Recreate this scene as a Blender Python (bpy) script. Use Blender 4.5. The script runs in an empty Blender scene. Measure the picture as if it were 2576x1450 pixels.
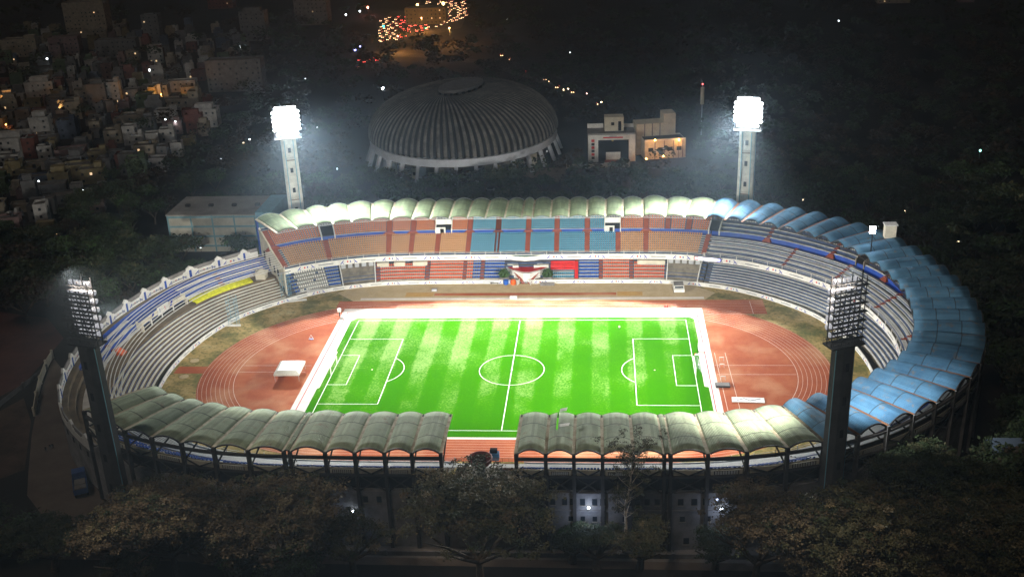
import bpy, bmesh, math, random
from mathutils import Vector, Matrix
import numpy as np
random.seed(7)
R = math.radians
scene = bpy.context.scene
COL = scene.collection

# ------------------------------------------------------------------ camera
CX, CY, CZ, YAW, PIT, ROL, FPX = 26.086, -268.897, 137.826, -0.0930, 0.3960, -0.0410, 2696.51
PW, PH = 2576.0, 1450.0
_f = Vector((math.sin(YAW)*math.cos(PIT), math.cos(YAW)*math.cos(PIT), -math.sin(PIT)))
_r0 = Vector((math.cos(YAW), -math.sin(YAW), 0)); _u0 = _r0.cross(_f)
_r = math.cos(ROL)*_r0 + math.sin(ROL)*_u0
_u = -math.sin(ROL)*_r0 + math.cos(ROL)*_u0
cam_d = bpy.data.cameras.new("camera"); cam = bpy.data.objects.new("camera", cam_d); COL.objects.link(cam)
M = Matrix((( _r.x, _u.x, -_f.x, CX), (_r.y, _u.y, -_f.y, CY), (_r.z, _u.z, -_f.z, CZ), (0, 0, 0, 1)))
cam.matrix_world = M
cam_d.sensor_width = 36.0; cam_d.lens = 36.0*FPX/PW; cam_d.clip_end = 5000; cam_d.clip_start = 1
scene.camera = cam

def at(px, py, z=0.0):
    """world point whose height is z, seen at pixel (px,py) of a 2576x1450 survey frame"""
    d = _f + _r*((px-PW/2)/FPX) - _u*((py-PH/2)/FPX)
    t = (z-CZ)/d.z
    return Vector((CX+d.x*t, CY+d.y*t, z))
def pix(x, y, z=0.0):
    d = Vector((x-CX, y-CY, z-CZ)); w = d.dot(_f)
    if w < 1: return (-9999, -9999)
    return (PW/2+FPX*d.dot(_r)/w, PH/2-FPX*d.dot(_u)/w)

# ------------------------------------------------------------------ world, light, exposure
world = bpy.data.worlds.new("World"); scene.world = world; world.use_nodes = True
wn = world.node_tree; bg = wn.nodes["Background"]
sky = wn.nodes.new("ShaderNodeTexSky"); sky.sky_type = 'NISHITA'; sky.sun_disc = False
sky.sun_elevation = R(-4); sky.sun_rotation = R(200); sky.air_density = 1.5; sky.dust_density = 3
wn.links.new(sky.outputs[0], bg.inputs[0]); bg.inputs[1].default_value = 0.006
fill_sun_d = bpy.data.lights.new("city_glow_fill", 'SUN'); fill_sun_d.energy = 0.38; fill_sun_d.angle = R(12); fill_sun_d.color = (1.0, 0.86, 0.74)  # weak warm sun lamp added for city glow on trees and houses
fill_sun = bpy.data.objects.new("city_glow_fill", fill_sun_d); COL.objects.link(fill_sun)
fill_sun.rotation_euler = Vector((0.30, 0.5, -1)).to_track_quat('-Z', 'Y').to_euler()
scene.view_settings.view_transform = 'Standard'; scene.view_settings.look = 'None'
scene.view_settings.exposure = 0.0; scene.view_settings.gamma = 1.0
scene.cycles.max_bounces = 4; scene.cycles.diffuse_bounces = 2; scene.cycles.glossy_bounces = 2
scene.cycles.transparent_max_bounces = 6; scene.cycles.volume_bounces = 0
scene.cycles.sample_clamp_indirect = 3.0; scene.cycles.use_denoising = True
scene.cycles.caustics_reflective = False; scene.cycles.caustics_refractive = False

TOWERS = [  # name, x, y, platform height, label
    ('far_left', -83.0, 87.0, 45.4), ('far_right', 74.3, 87.0, 45.4), ('near_left', -77.6, -81.5, 47.6), ('near_right', 71.3, -81.5, 47.3)]
def spot(name, loc, target, power, deg, blend=0.8, color=(1, 0.97, 0.93), rad=1.2):
    d = bpy.data.lights.new(name, 'SPOT'); d.energy = power; d.spot_size = R(deg); d.spot_blend = blend
    d.color = color; d.shadow_soft_size = rad
    o = bpy.data.objects.new(name, d); COL.objects.link(o); o.location = loc
    o.rotation_euler = (Vector(target)-Vector(loc)).to_track_quat('-Z', 'Y').to_euler()
    return o
def head_pos(x, y, zp, out=2.0):
    v = Vector((-x, -y*1.0, 0)).normalized()
    return Vector((x, y, zp+6.5)) + v*out
KW = 0.36e6
for nm, x, y, zp in TOWERS:
    hp = head_pos(x, y, zp, 2.6)
    sx = -1 if x < 0 else 1
    if nm.startswith('far'):
        spot('floodlight_beam', hp, (-sx*-8, -8, 0), 1.5*KW, 95, 0.9, (0.95, 0.98, 1.0))
        spot('floodlight_beam', hp, (-sx*0, 36, 0), 1.7*KW, 46, 0.9, (0.97, 0.98, 1.0))
        spot('floodlight_beam', hp, (sx*35, 42, 0), 0.6*KW, 60, 0.8, (0.93, 0.97, 1.0))
        spot('floodlight_beam', hp, (sx*4, 43, 0), 2.2*KW, 20, 0.7, (0.82,0.92,1.0))
        spot('floodlight_beam', hp, (sx*36, -72, 24), 1.5*KW, 44, 0.9, (0.97, 0.98, 0.94))
        spot('floodlight_beam', hp, (sx*38, 42, 0), 1.0*KW, 24, 0.7, (0.82,0.92,1.0))
    else:
        k = 1.0 if nm == 'near_right' else 0.8
        spot('tree_fill_spot', head_pos(x,y,zp+10,-1.0), (x*0.2, -150, 0), 90000, 116, 0.9, (1.0, 0.86, 0.74), 0.5)  # added fill spot behind the head, brightens the foreground trees
        spot('floodlight_beam', hp, (-sx*8, 12, 0), 1.3*KW*k, 66, 0.8, (1.0, 0.95, 0.87))
        spot('floodlight_beam', hp, (-sx*62, 46, 3), 1.9*KW*k, 44, 0.7, (1.0, 0.94, 0.85))
        spot('floodlight_beam', hp, (sx*12, 58, 3), 1.9*KW*k, 44, 0.7, (1.0, 0.94, 0.85))
        if nm == 'near_right':
            spot('floodlight_beam', hp, (52, -60, 22), 0.8*KW, 54, 0.9, (1.0, 0.96, 0.9))
            spot('floodlight_beam', hp, (88, -58, 22), 0.42*KW, 46, 0.9, (0.9, 0.96, 1.0))
        else:
            spot('floodlight_beam', hp, (-116, 88, 8), 1.0*KW, 42, 0.9, (1.0, 0.96, 0.9))
            spot('floodlight_beam', hp, (100, 22, 5), 3.0*KW, 38, 0.8, (1.0, 0.96, 0.9))

# ------------------------------------------------------------------ helpers
class MB:
    def __init__(s): s.v = []; s.f = []; s.m = []
    def add(s, vs, fs, mi=0):
        b = len(s.v); s.v.extend([tuple(v) for v in vs])
        for f in fs: s.f.append(tuple(i+b for i in f)); s.m.append(mi)
    def box(s, x0, y0, z0, x1, y1, z1, mi=0):
        s.add([(x0,y0,z0),(x1,y0,z0),(x1,y1,z0),(x0,y1,z0),(x0,y0,z1),(x1,y0,z1),(x1,y1,z1),(x0,y1,z1)],
              [(0,3,2,1),(4,5,6,7),(0,1,5,4),(1,2,6,5),(2,3,7,6),(3,0,4,7)], mi)
    def obox(s, c, hx, hy, z0, z1, ang, mi=0, top=1.0):
        ca, sa = math.cos(ang), math.sin(ang); P = []
        for z, k in ((z0, 1), (z1, top)):
            for sx, sy in ((-1,-1),(1,-1),(1,1),(-1,1)):
                P.append((c[0]+ca*sx*hx*k-sa*sy*hy*k, c[1]+sa*sx*hx*k+ca*sy*hy*k, z))
        s.add(P, [(0,3,2,1),(4,5,6,7),(0,1,5,4),(1,2,6,5),(2,3,7,6),(3,0,4,7)], mi)
    def bar(s, a, b, w, h=None, mi=0):
        h = h or w; a = Vector(a); b = Vector(b); d = (b-a)
        if d.length < 1e-5: return
        d.normalize(); up = Vector((0,0,1)) if abs(d.z) < 0.95 else Vector((0,1,0))
        x = d.cross(up).normalized(); y = x.cross(d).normalized()
        P = []
        for p in (a, b):
            for i, j in ((-1,-1),(1,-1),(1,1),(-1,1)): P.append(p + x*(i*w/2) + y*(j*h/2))
        s.add(P, [(0,1,2,3),(7,6,5,4),(0,4,5,1),(1,5,6,2),(2,6,7,3),(3,7,4,0)], mi)
    def tube(s, a, b, r0, r1=None, n=8, mi=0, cap=True):
        r1 = r0 if r1 is None else r1; a = Vector(a); b = Vector(b); d = (b-a).normalized()
        up = Vector((0,0,1)) if abs(d.z) < 0.95 else Vector((1,0,0))
        x = d.cross(up).normalized(); y = x.cross(d)
        P = []
        for p, r in ((a, r0), (b, r1)):
            for i in range(n):
                t = 2*math.pi*i/n; P.append(p + x*(r*math.cos(t)) + y*(r*math.sin(t)))
        F = [(i, (i+1) % n, n+(i+1) % n, n+i) for i in range(n)]
        if cap: F += [tuple(range(n-1, -1, -1)), tuple(range(n, 2*n))]
        s.add(P, F, mi)
    def lathe(s, prof, c=(0,0,0), n=16, mi=0, sx=1, sy=1):
        P = []
        for r, z in prof:
            for i in range(n):
                t = 2*math.pi*i/n; P.append((c[0]+r*math.cos(t)*sx, c[1]+r*math.sin(t)*sy, c[2]+z))
        F = []
        for k in range(len(prof)-1):
            for i in range(n): F.append((k*n+i, k*n+(i+1) % n, (k+1)*n+(i+1) % n, (k+1)*n+i))
        s.add(P, F, mi)
    def grid(s, rows, mi=0, flip=False):
        n = len(rows[0]); P = [p for r in rows for p in r]; F = []
        for i in range(len(rows)-1):
            for j in range(n-1):
                q = (i*n+j, i*n+j+1, (i+1)*n+j+1, (i+1)*n+j)
                F.append(q[::-1] if flip else q)
        s.add(P, F, mi)
    def build(s, name, mats, parent=None, smooth=False, loc=None):
        me = bpy.data.meshes.new(name); me.from_pydata(s.v, [], s.f)
        if not isinstance(mats, (list, tuple)): mats = [mats]
        for m in mats: me.materials.append(m)
        if len(mats) > 1: me.polygons.foreach_set('material_index', s.m)
        if smooth: me.polygons.foreach_set('use_smooth', [True]*len(s.f))
        me.update()
        o = bpy.data.objects.new(name, me); COL.objects.link(o)
        if parent is not None: o.parent = parent
        if loc is not None: o.location = loc
        return o
def root(name, loc, label, cat, group=None, rz=0):
    o = bpy.data.objects.new(name, None); COL.objects.link(o); o.location = loc; o.rotation_euler = (0,0,rz)
    o.empty_display_size = 0.5
    return tag(o, label, cat, group)
def tag(o, label, cat, group=None, kind=None):
    o['label'] = label; o['category'] = cat
    if group: o['group'] = group
    if kind: o['kind'] = kind
    return o
def struct(o): o['kind'] = 'structure'; return o
_kids = {}
def copy_tree(o, loc=None, rz=None, sc=None, label=None, group=None, src_children=None):
    def rec(a, parent):
        c = a.copy(); COL.objects.link(c)
        if parent: c.parent = parent
        for ch in CH.get(a.name, []): rec(ch, c)
        return c
    CH = _kids
    c = rec(o, None)
    if loc is not None: c.location = loc
    if rz is not None: c.rotation_euler = (0,0,rz)
    if sc is not None: c.scale = (sc,sc,sc) if isinstance(sc,(int,float)) else sc
    if label: c['label'] = label
    if group: c['group'] = group
    return c
def remember(o, kids):
    _kids[o.name] = kids

# ------------------------------------------------------------------ materials
def mat(name, col, rough=0.8, var=0.0, scale=1.0, col2=None, spec=0.3, metal=0.0, emit=None, estr=0.0, bump=0.0, bscale=None, detail=4, stretch=None):
    m = bpy.data.materials.new(name); m.use_nodes = True; nt = m.node_tree; b = nt.nodes['Principled BSDF']
    b.inputs['Base Color'].default_value = (*col, 1); b.inputs['Roughness'].default_value = rough
    b.inputs['Specular IOR Level'].default_value = spec; b.inputs['Metallic'].default_value = metal
    if emit: b.inputs['Emission Color'].default_value = (*emit, 1); b.inputs['Emission Strength'].default_value = estr
    if var > 0 or col2 or bump:
        g = nt.nodes.new('ShaderNodeNewGeometry'); src = g.outputs['Position']
        if stretch:
            mp = nt.nodes.new('ShaderNodeMapping'); mp.inputs['Scale'].default_value = stretch
            nt.links.new(src, mp.inputs[0]); src = mp.outputs[0]
    if var > 0 or col2:
        n = nt.nodes.new('ShaderNodeTexNoise'); n.inputs['Scale'].default_value = scale; n.inputs['Detail'].default_value = detail
        n.inputs['Roughness'].default_value = 0.65
        nt.links.new(src, n.inputs['Vector'])
        r = nt.nodes.new('ShaderNodeValToRGB'); r.color_ramp.elements[0].position = 0.32; r.color_ramp.elements[1].position = 0.68
        c2 = col2 or tuple(min(1, c*(1+var)) for c in col); c1 = tuple(c*(1-var) for c in col) if var else col
        r.color_ramp.elements[0].color = (*c1, 1); r.color_ramp.elements[1].color = (*c2, 1)
        nt.links.new(n.outputs['Fac'], r.inputs[0]); nt.links.new(r.outputs[0], b.inputs['Base Color'])
    if bump:
        n2 = nt.nodes.new('ShaderNodeTexNoise'); n2.inputs['Scale'].default_value = bscale or 3.0; n2.inputs['Detail'].default_value = 5
        nt.links.new(src, n2.inputs['Vector'])
        bp = nt.nodes.new('ShaderNodeBump'); bp.inputs['Strength'].default_value = bump; bp.inputs['Distance'].default_value = 0.3
        nt.links.new(n2.outputs['Fac'], bp.inputs['Height']); nt.links.new(bp.outputs[0], b.inputs['Normal'])
    return m
def emat(name, col, s, sample=True):
    m = mat(name, (0.8,0.8,0.8), emit=col, estr=s)
    if not sample: m.cycles.emission_sampling = 'NONE'
    return m
Mt = {}
Mt['white'] = mat('white_paint', (0.72,0.72,0.68), 0.6, 0.14, 0.5)
Mt['cream'] = mat('cream_paint', (0.62,0.58,0.46), 0.7, 0.15, 0.4)
Mt['concrete'] = mat('concrete', (0.27,0.24,0.19), 0.85, 0.3, 0.35, bump=0.1)
Mt['tread'] = mat('tread_concrete', (0.20,0.175,0.13), 0.85, 0.35, 0.5)
Mt['treadb'] = mat('tread_bluegrey', (0.05,0.075,0.14), 0.85, 0.3, 0.5)
Mt['bluepaint'] = mat('blue_paint', (0.02,0.07,0.34), 0.6, 0.25, 0.6)
Mt['redpaint'] = mat('red_stair_paint', (0.27,0.07,0.04), 0.7, 0.2, 0.6)
Mt['darkwall'] = mat('weathered_wall', (0.20,0.19,0.18), 0.9, 0.35, 0.25, bump=0.1)
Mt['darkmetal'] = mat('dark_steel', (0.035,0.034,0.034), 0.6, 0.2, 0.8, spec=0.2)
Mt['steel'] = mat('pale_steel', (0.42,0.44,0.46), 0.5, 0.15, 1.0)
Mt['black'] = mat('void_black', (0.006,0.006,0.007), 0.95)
Mt['glass'] = mat('window_glass', (0.015,0.02,0.025), 0.15, spec=0.6)
Mt['seat_tan'] = mat('seat_tan', (0.50,0.27,0.12), 0.5, 0.25, 1.5)
Mt['seat_rust'] = mat('seat_rust', (0.50,0.17,0.07), 0.5, 0.25, 1.5)
Mt['seat_orange'] = mat('seat_orange', (0.62,0.13,0.04), 0.5, 0.25, 1.5)
Mt['seat_teal'] = mat('seat_teal', (0.09,0.27,0.38), 0.5, 0.25, 1.5)
Mt['seat_blue'] = mat('seat_blue', (0.02,0.10,0.42), 0.5, 0.25, 1.5)
Mt['seat_white'] = mat('seat_white', (0.70,0.70,0.62), 0.5, 0.1, 1.5)
Mt['red'] = mat('red_cloth', (0.55,0.02,0.02), 0.6, 0.15, 1)
Mt['orange'] = mat('orange_plastic', (0.75,0.12,0.02), 0.5)
Mt['yellow'] = mat('yellow_cloth', (0.62,0.62,0.01), 0.7, 0.25, 1.2, bump=0.4, bscale=1.2)
Mt['louvre'] = mat('louvre_paint', (0.5,0.5,0.46), 0.6)
Mt['ltblue'] = mat('pale_blue_paint', (0.18,0.36,0.45), 0.6, 0.15, 0.5)
Mt['leafdark'] = mat('leaf_dark_green', (0.032,0.045,0.018), 0.7, 0.5, 0.3, spec=0.2)
Mt['leafolive'] = mat('leaf_olive', (0.065,0.078,0.03), 0.7, 0.5, 0.35, col2=(0.115,0.105,0.05), spec=0.2)
Mt['leafbrown'] = mat('leaf_russet', (0.085,0.068,0.038), 0.7, 0.4, 0.35, col2=(0.135,0.10,0.055), spec=0.2)
Mt['leafgreen'] = mat('leaf_fresh_green', (0.05,0.10,0.03), 0.7, 0.4, 0.35, spec=0.2)
Mt['leafdim'] = mat('leaf_dim_brown', (0.04,0.033,0.02), 0.7, 0.5, 0.35, col2=(0.06,0.04,0.022), spec=0.2)
Mt['outer'] = mat('outer_concrete_shade', (0.05,0.045,0.04), 0.9, 0.3, 0.4)  # darkened copy for the unlit near exterior; lit east end stays paler
Mt['hallblue0'] = mat('shed_blue', (0.06,0.20,0.40), 0.6)
Mt['bark'] = mat('bark', (0.10,0.075,0.05), 0.9, 0.3, 2)
Mt['asphalt'] = mat('asphalt', (0.055,0.05,0.045), 0.9, 0.3, 0.12, bump=0.1)
Mt['soil'] = mat('dark_soil', (0.018,0.015,0.011), 0.95, 0.5, 0.03, bump=0.2)

def roofmat(name, c1, c2, dirt):
    m = bpy.data.materials.new(name); m.use_nodes = True; nt = m.node_tree; b = nt.nodes['Principled BSDF']
    g = nt.nodes.new('ShaderNodeNewGeometry')
    n = nt.nodes.new('ShaderNodeTexNoise'); n.inputs['Scale'].default_value = 0.12; n.inputs['Detail'].default_value = 8; n.inputs['Roughness'].default_value = 0.7
    nt.links.new(g.outputs['Position'], n.inputs['Vector'])
    r = nt.nodes.new('ShaderNodeValToRGB'); r.color_ramp.elements[0].position = 0.35; r.color_ramp.elements[1].position = 0.62
    r.color_ramp.elements[0].color = (*c1, 1); r.color_ramp.elements[1].color = (*c2, 1)
    nt.links.new(n.outputs['Fac'], r.inputs[0])
    n2 = nt.nodes.new('ShaderNodeTexNoise'); n2.inputs['Scale'].default_value = 0.5; n2.inputs['Detail'].default_value = 6; n2.inputs['Roughness'].default_value = 0.7
    nt.links.new(g.outputs['Position'], n2.inputs['Vector'])
    r2 = nt.nodes.new('ShaderNodeValToRGB'); r2.color_ramp.elements[0].position = 0.56; r2.color_ramp.elements[1].position = 0.72
    r2.color_ramp.elements[0].color = (0,0,0,1); r2.color_ramp.elements[1].color = (1,1,1,1)
    nt.links.new(n2.outputs['Fac'], r2.inputs[0])
    mx = nt.nodes.new('ShaderNodeMix'); mx.data_type = 'RGBA'
    nt.links.new(r2.outputs[0], mx.inputs[0]); nt.links.new(r.outputs[0], mx.inputs[6]); mx.inputs[7].default_value = (*dirt, 1)
    # corrugation: UV x runs across the bay; lap seams of the sheets run across it
    uv = nt.nodes.new('ShaderNodeUVMap'); sp = nt.nodes.new('ShaderNodeSeparateXYZ'); nt.links.new(uv.outputs[0], sp.inputs[0])
    pp = nt.nodes.new('ShaderNodeMath'); pp.operation = 'PINGPONG'; pp.inputs[1].default_value = 0.17; nt.links.new(sp.outputs[1], pp.inputs[0])
    lt = nt.nodes.new('ShaderNodeMath'); lt.operation = 'LESS_THAN'; lt.inputs[1].default_value = 0.008; nt.links.new(pp.outputs[0], lt.inputs[0])
    lm_ = nt.nodes.new('ShaderNodeMath'); lm_.operation = 'MULTIPLY'; lm_.inputs[1].default_value = 0.7; nt.links.new(lt.outputs[0], lm_.inputs[0])
    mx2 = nt.nodes.new('ShaderNodeMix'); mx2.data_type = 'RGBA'; nt.links.new(lm_.outputs[0], mx2.inputs[0]); nt.links.new(mx.outputs[2], mx2.inputs[6]); mx2.inputs[7].default_value = (0.04,0.04,0.035,1)
    # individual sheets differ a little in tone
    fl = nt.nodes.new('ShaderNodeVectorMath'); fl.operation = 'MULTIPLY'; fl.inputs[1].default_value = (9,2.94,0); nt.links.new(uv.outputs[0], fl.inputs[0])
    f2 = nt.nodes.new('ShaderNodeVectorMath'); f2.operation = 'FLOOR'; nt.links.new(fl.outputs[0], f2.inputs[0])
    oi = nt.nodes.new('ShaderNodeObjectInfo'); ad = nt.nodes.new('ShaderNodeVectorMath'); ad.operation = 'ADD'; nt.links.new(f2.outputs[0], ad.inputs[0]); nt.links.new(oi.outputs['Random'], ad.inputs[1])
    wnz = nt.nodes.new('ShaderNodeTexWhiteNoise'); nt.links.new(ad.outputs[0], wnz.inputs['Vector'])
    mr = nt.nodes.new('ShaderNodeMapRange'); mr.inputs[3].default_value = 0.80; mr.inputs[4].default_value = 1.15; nt.links.new(wnz.outputs['Value'], mr.inputs[0])
    hs = nt.nodes.new('ShaderNodeHueSaturation'); nt.links.new(mr.outputs[0], hs.inputs['Value']); nt.links.new(mx2.outputs[2], hs.inputs['Color'])
    nt.links.new(hs.outputs[0], b.inputs['Base Color'])
    w = nt.nodes.new('ShaderNodeMath'); w.operation = 'MULTIPLY'; w.inputs[1].default_value = 2*math.pi*22; nt.links.new(sp.outputs[0], w.inputs[0])
    sn = nt.nodes.new('ShaderNodeMath'); sn.operation = 'SINE'; nt.links.new(w.outputs[0], sn.inputs[0])
    bp = nt.nodes.new('ShaderNodeBump'); bp.inputs['Strength'].default_value = 0.55; bp.inputs['Distance'].default_value = 0.06
    nt.links.new(sn.outputs[0], bp.inputs['Height']); nt.links.new(bp.outputs[0], b.inputs['Normal'])
    b.inputs['Roughness'].default_value = 0.7; b.inputs['Specular IOR Level'].default_value = 0.12
    return m
Mt['roofgreen'] = roofmat('roof_sheet_green', (0.14,0.185,0.10), (0.20,0.25,0.14), (0.22,0.17,0.10))
Mt['roofblue'] = roofmat('roof_sheet_blue', (0.07,0.17,0.28), (0.12,0.27,0.41), (0.24,0.20,0.14))
Mt['roofpale'] = roofmat('roof_sheet_pale_green', (0.24,0.30,0.19), (0.36,0.42,0.28), (0.24,0.19,0.12))
Mt['gutter'] = mat('gutter_strip', (0.38,0.30,0.18), 0.8, 0.3, 0.6, col2=(0.55,0.5,0.36))
Mt['gutterred'] = mat('gutter_rust', (0.26,0.12,0.06), 0.8, 0.3, 0.8)

# ------------------------------------------------------------------ stadium ring geometry
_q = [(98.8,0),(96.9,17),(93,29.8),(88.5,38),(78.8,48.4),(68,56.4),(58,60.4),(48,62.7),(30,63.6),(0,63.6)]
def _ring():
    pts = list(_q) + [(-x,y) for x,y in _q[-2::-1]]
    pts = pts + [(x,-y) for x,y in pts[-2:0:-1]]
    n = len(pts); out = []
    for i in range(n):
        p0,p1,p2,p3 = [np.array(pts[(i+k) % n], float) for k in (-1,0,1,2)]
        # centripetal-ish catmull rom
        t0=0; t1=t0+np.linalg.norm(p1-p0)**0.5; t2=t1+np.linalg.norm(p2-p1)**0.5; t3=t2+np.linalg.norm(p3-p2)**0.5
        for k in range(24):
            t=t1+(t2-t1)*k/24
            A1=(t1-t)/(t1-t0)*p0+(t-t0)/(t1-t0)*p1; A2=(t2-t)/(t2-t1)*p1+(t-t1)/(t2-t1)*p2; A3=(t3-t)/(t3-t2)*p2+(t-t2)/(t3-t2)*p3
            B1=(t2-t)/(t2-t0)*A1+(t-t0)/(t2-t0)*A2; B2=(t3-t)/(t3-t1)*A2+(t-t1)/(t3-t1)*A3
            out.append((t2-t)/(t2-t1)*B1+(t-t1)/(t2-t1)*B2)
    return np.array(out)
RP = _ring(); NR = len(RP)
_t = np.roll(RP,-3,0)-np.roll(RP,3,0); _t /= np.linalg.norm(_t,axis=1)[:,None]
RN = np.stack([_t[:,1], -_t[:,0]],1)
for _ in range(10): RN = (np.roll(RN,1,0)+RN+np.roll(RN,-1,0)); RN /= np.linalg.norm(RN,axis=1)[:,None]
_seg = np.linalg.norm(np.roll(RP,-1,0)-RP,axis=1); RS = np.concatenate([[0],np.cumsum(_seg)]); RL = RS[-1]
def ringp(s):
    s = s % RL; i = int(np.searchsorted(RS, s, side='right')-1) % NR; k = (s-RS[i])/_seg[i]; j = (i+1) % NR
    p = RP[i]*(1-k)+RP[j]*k; n = RN[i]*(1-k)+RN[j]*k; n = n/np.linalg.norm(n)
    return p, n
def Dof(s):
    p,n = ringp(s); return 18.6+3.9*abs(n[0])**1.4
def scl(s):   # stand depth shrinks towards the near side
    p,n = ringp(s)
    a = (1-n[1])/2  # 0 far, 1 near
    return 1.0-0.10*min(1,max(0,a))
def tfe(s):   # front of the upper deck follows the roof front
    p,n = ringp(s); return 0.055+0.185*abs(n[0])**1.6
def W(s,t,z,k=None):
    if k is None:
        k = 1.0
        if z > 8.2: e = tfe(s); t = e+(t-0.055)*(0.96-e)/0.905
    p,n = ringp(s); d = t*Dof(s)*k
    return (p[0]+n[0]*d, p[1]+n[1]*d, z)
def Sof(x,y):
    """arc position whose outward normal passes nearest the point"""
    v = np.array([x,y])-RP; dn = (v*RN).sum(1); perp = v-RN*dn[:,None]
    c = np.linalg.norm(perp,axis=1)+np.where(dn<-3,1000,0); i = int(np.argmin(c)); 
    tt = np.array([-RN[i][1],RN[i][0]]); return (RS[i]+float((perp[i]*tt).sum())*0.9) % RL
def arange_s(s0,s1,step):
    while s1 < s0: s1 += RL
    n = max(1,int(math.ceil((s1-s0)/step))); return [s0+(s1-s0)*i/n for i in range(n+1)]
def sweep(mb, prof, s0, s1, step=3.0, mi=0, k=None, cap=True):
    """closed profile [(t,z),...] swept along the ring; mi may be a list per segment"""
    ss = arange_s(s0,s1,step); rows = [[W(s,t,z,k) for t,z in prof] for s in ss]; n = len(prof)
    for a in range(n):
        b = (a+1) % n; m = mi[a] if isinstance(mi,(list,tuple)) else mi
        P = []; 
        for r in rows: P += [r[a], r[b]]
        F = [(2*i,2*i+2,2*i+3,2*i+1) for i in range(len(rows)-1)]
        mb.add(P,F,m)
    if cap:
        m = mi[-1] if isinstance(mi,(list,tuple)) else mi
        mb.add(rows[0],[tuple(range(n))],m); mb.add(rows[-1],[tuple(range(n-1,-1,-1))],m)
def rect(t0,z0,t1,z1): return [(t0,z0),(t1,z0),(t1,z1),(t0,z1)]

FV = [-90.8,-83.9,-76.5,-69.1,-62,-54,-46.2,-38,-31.6,-25.2,-18.9,-12.8,-6.7,-.8,2.4,8.3,14.4,20.5,26.7,32.6,39.3,47.4,55.5,63.4]
def outer_far(x):
    # s of the roof valley whose outer end has this x on the far side
    best=None
    for s in arange_s(Sof(99,5),Sof(-99,5),0.4):
        p=W(s,1.0,0,1.0)
        if p[1]>0 and (best is None or abs(p[0]-x)<best[0]): best=(abs(p[0]-x),s)
    return best[1]
def outer_near(x):
    best=None
    for s in arange_s(Sof(-99,-5),Sof(99,-5),0.4):
        p=W(s,1.0,0,1.0)
        if p[1]<0 and (best is None or abs(p[0]-x)<best[0]): best=(abs(p[0]-x),s)
    return best[1]
S_FL = outer_far(-90.8)                      # roof's far-left end
S_FR = outer_far(63.4)                       # green/blue boundary far
S_NR = outer_near(70.3)                      # blue/green boundary near
S_GR = outer_near(7.9); S_GL = outer_near(-7.2)
S_NL = Sof(-79.5,-52.6)
S_MB = Sof(*at(1797,580,13)[:2])             # main stand / bench stand boundary
far_v = sorted([outer_far(x) for x in FV], reverse=False)   # s grows from right to left
# east valleys between S_NR (s<0 side) and S_FR
def steps(s0,s1,bay):
    while s1<s0: s1+=RL
    # equal steps in outer arc length
    ss=arange_s(s0,s1,0.5); L=[0]
    for a,b in zip(ss,ss[1:]):
        A=W(a,1,0,1.0);B=W(b,1,0,1.0); L.append(L[-1]+math.hypot(A[0]-B[0],A[1]-B[1]))
    n=max(1,round(L[-1]/bay)); return [float(np.interp(L[-1]*i/n,L,ss)) for i in range(n+1)]
east_v = steps(S_NR, S_FR, 7.9)
nr_v = [outer_near(x) for x in (7.9,13.9,19.8,25.7,31.7,37.9,39.2,46.8,54.6,62.5,70.3)]
nl_v = steps(S_NL, outer_near(-40.3), 8.0)[:-1] + [outer_near(x) for x in (-40.3,-39.0,-31.4,-25.2,-19.1,-13.2,-7.2)]

# ------------------------------------------------------------------ ground, verge, track, pitch
g = MB(); N = 24
g.box(-1400,-400,-1.0,1200,2600,0.0)
ground = struct(g.build('ground', Mt['soil']))
def disc_sheet(name, pts, z, m, kind=True, parent=None):
    mb = MB(); mb.add([(p[0],p[1],z) for p in pts],[tuple(range(len(pts)))]); o = mb.build(name, m, parent)
    if kind and parent is None: struct(o)
    return o
def mix_mat(name, stops, scale, rough=0.9, scale2=None, c_over=None, pos=(0.5,0.62)):
    m = bpy.data.materials.new(name); m.use_nodes = True; nt = m.node_tree; b = nt.nodes['Principled BSDF']
    g = nt.nodes.new('ShaderNodeNewGeometry'); n = nt.nodes.new('ShaderNodeTexNoise'); n.inputs['Scale'].default_value = scale; n.inputs['Detail'].default_value = 9; n.inputs['Roughness'].default_value = 0.7
    nt.links.new(g.outputs['Position'], n.inputs['Vector']); r = nt.nodes.new('ShaderNodeValToRGB')
    while len(r.color_ramp.elements) < len(stops): r.color_ramp.elements.new(0.5)
    for e,(p,c) in zip(r.color_ramp.elements, stops): e.position = p; e.color = (*c,1)
    nt.links.new(n.outputs['Fac'], r.inputs[0]); last = r.outputs[0]
    if c_over:
        n2 = nt.nodes.new('ShaderNodeTexNoise'); n2.inputs['Scale'].default_value = scale2; n2.inputs['Detail'].default_value = 8
        nt.links.new(g.outputs['Position'], n2.inputs['Vector']); r2 = nt.nodes.new('ShaderNodeValToRGB')
        r2.color_ramp.elements[0].position = pos[0]; r2.color_ramp.elements[1].position = pos[1]
        nt.links.new(n2.outputs['Fac'], r2.inputs[0])
        mx = nt.nodes.new('ShaderNodeMix'); mx.data_type='RGBA'; nt.links.new(r2.outputs[0], mx.inputs[0]); nt.links.new(last, mx.inputs[6]); mx.inputs[7].default_value = (*c_over,1); last = mx.outputs[2]
    nt.links.new(last, b.inputs['Base Color']); b.inputs['Roughness'].default_value = rough; b.inputs['Specular IOR Level'].default_value = 0.15
    return m
Mt['verge'] = mix_mat('verge_grass', [(0.3,(0.08,0.10,0.02)),(0.44,(0.20,0.17,0.05)),(0.56,(0.42,0.30,0.11)),(0.7,(0.48,0.40,0.20))], 0.11, c_over=(0.07,0.085,0.02), scale2=0.9, pos=(0.5,0.75))
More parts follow.
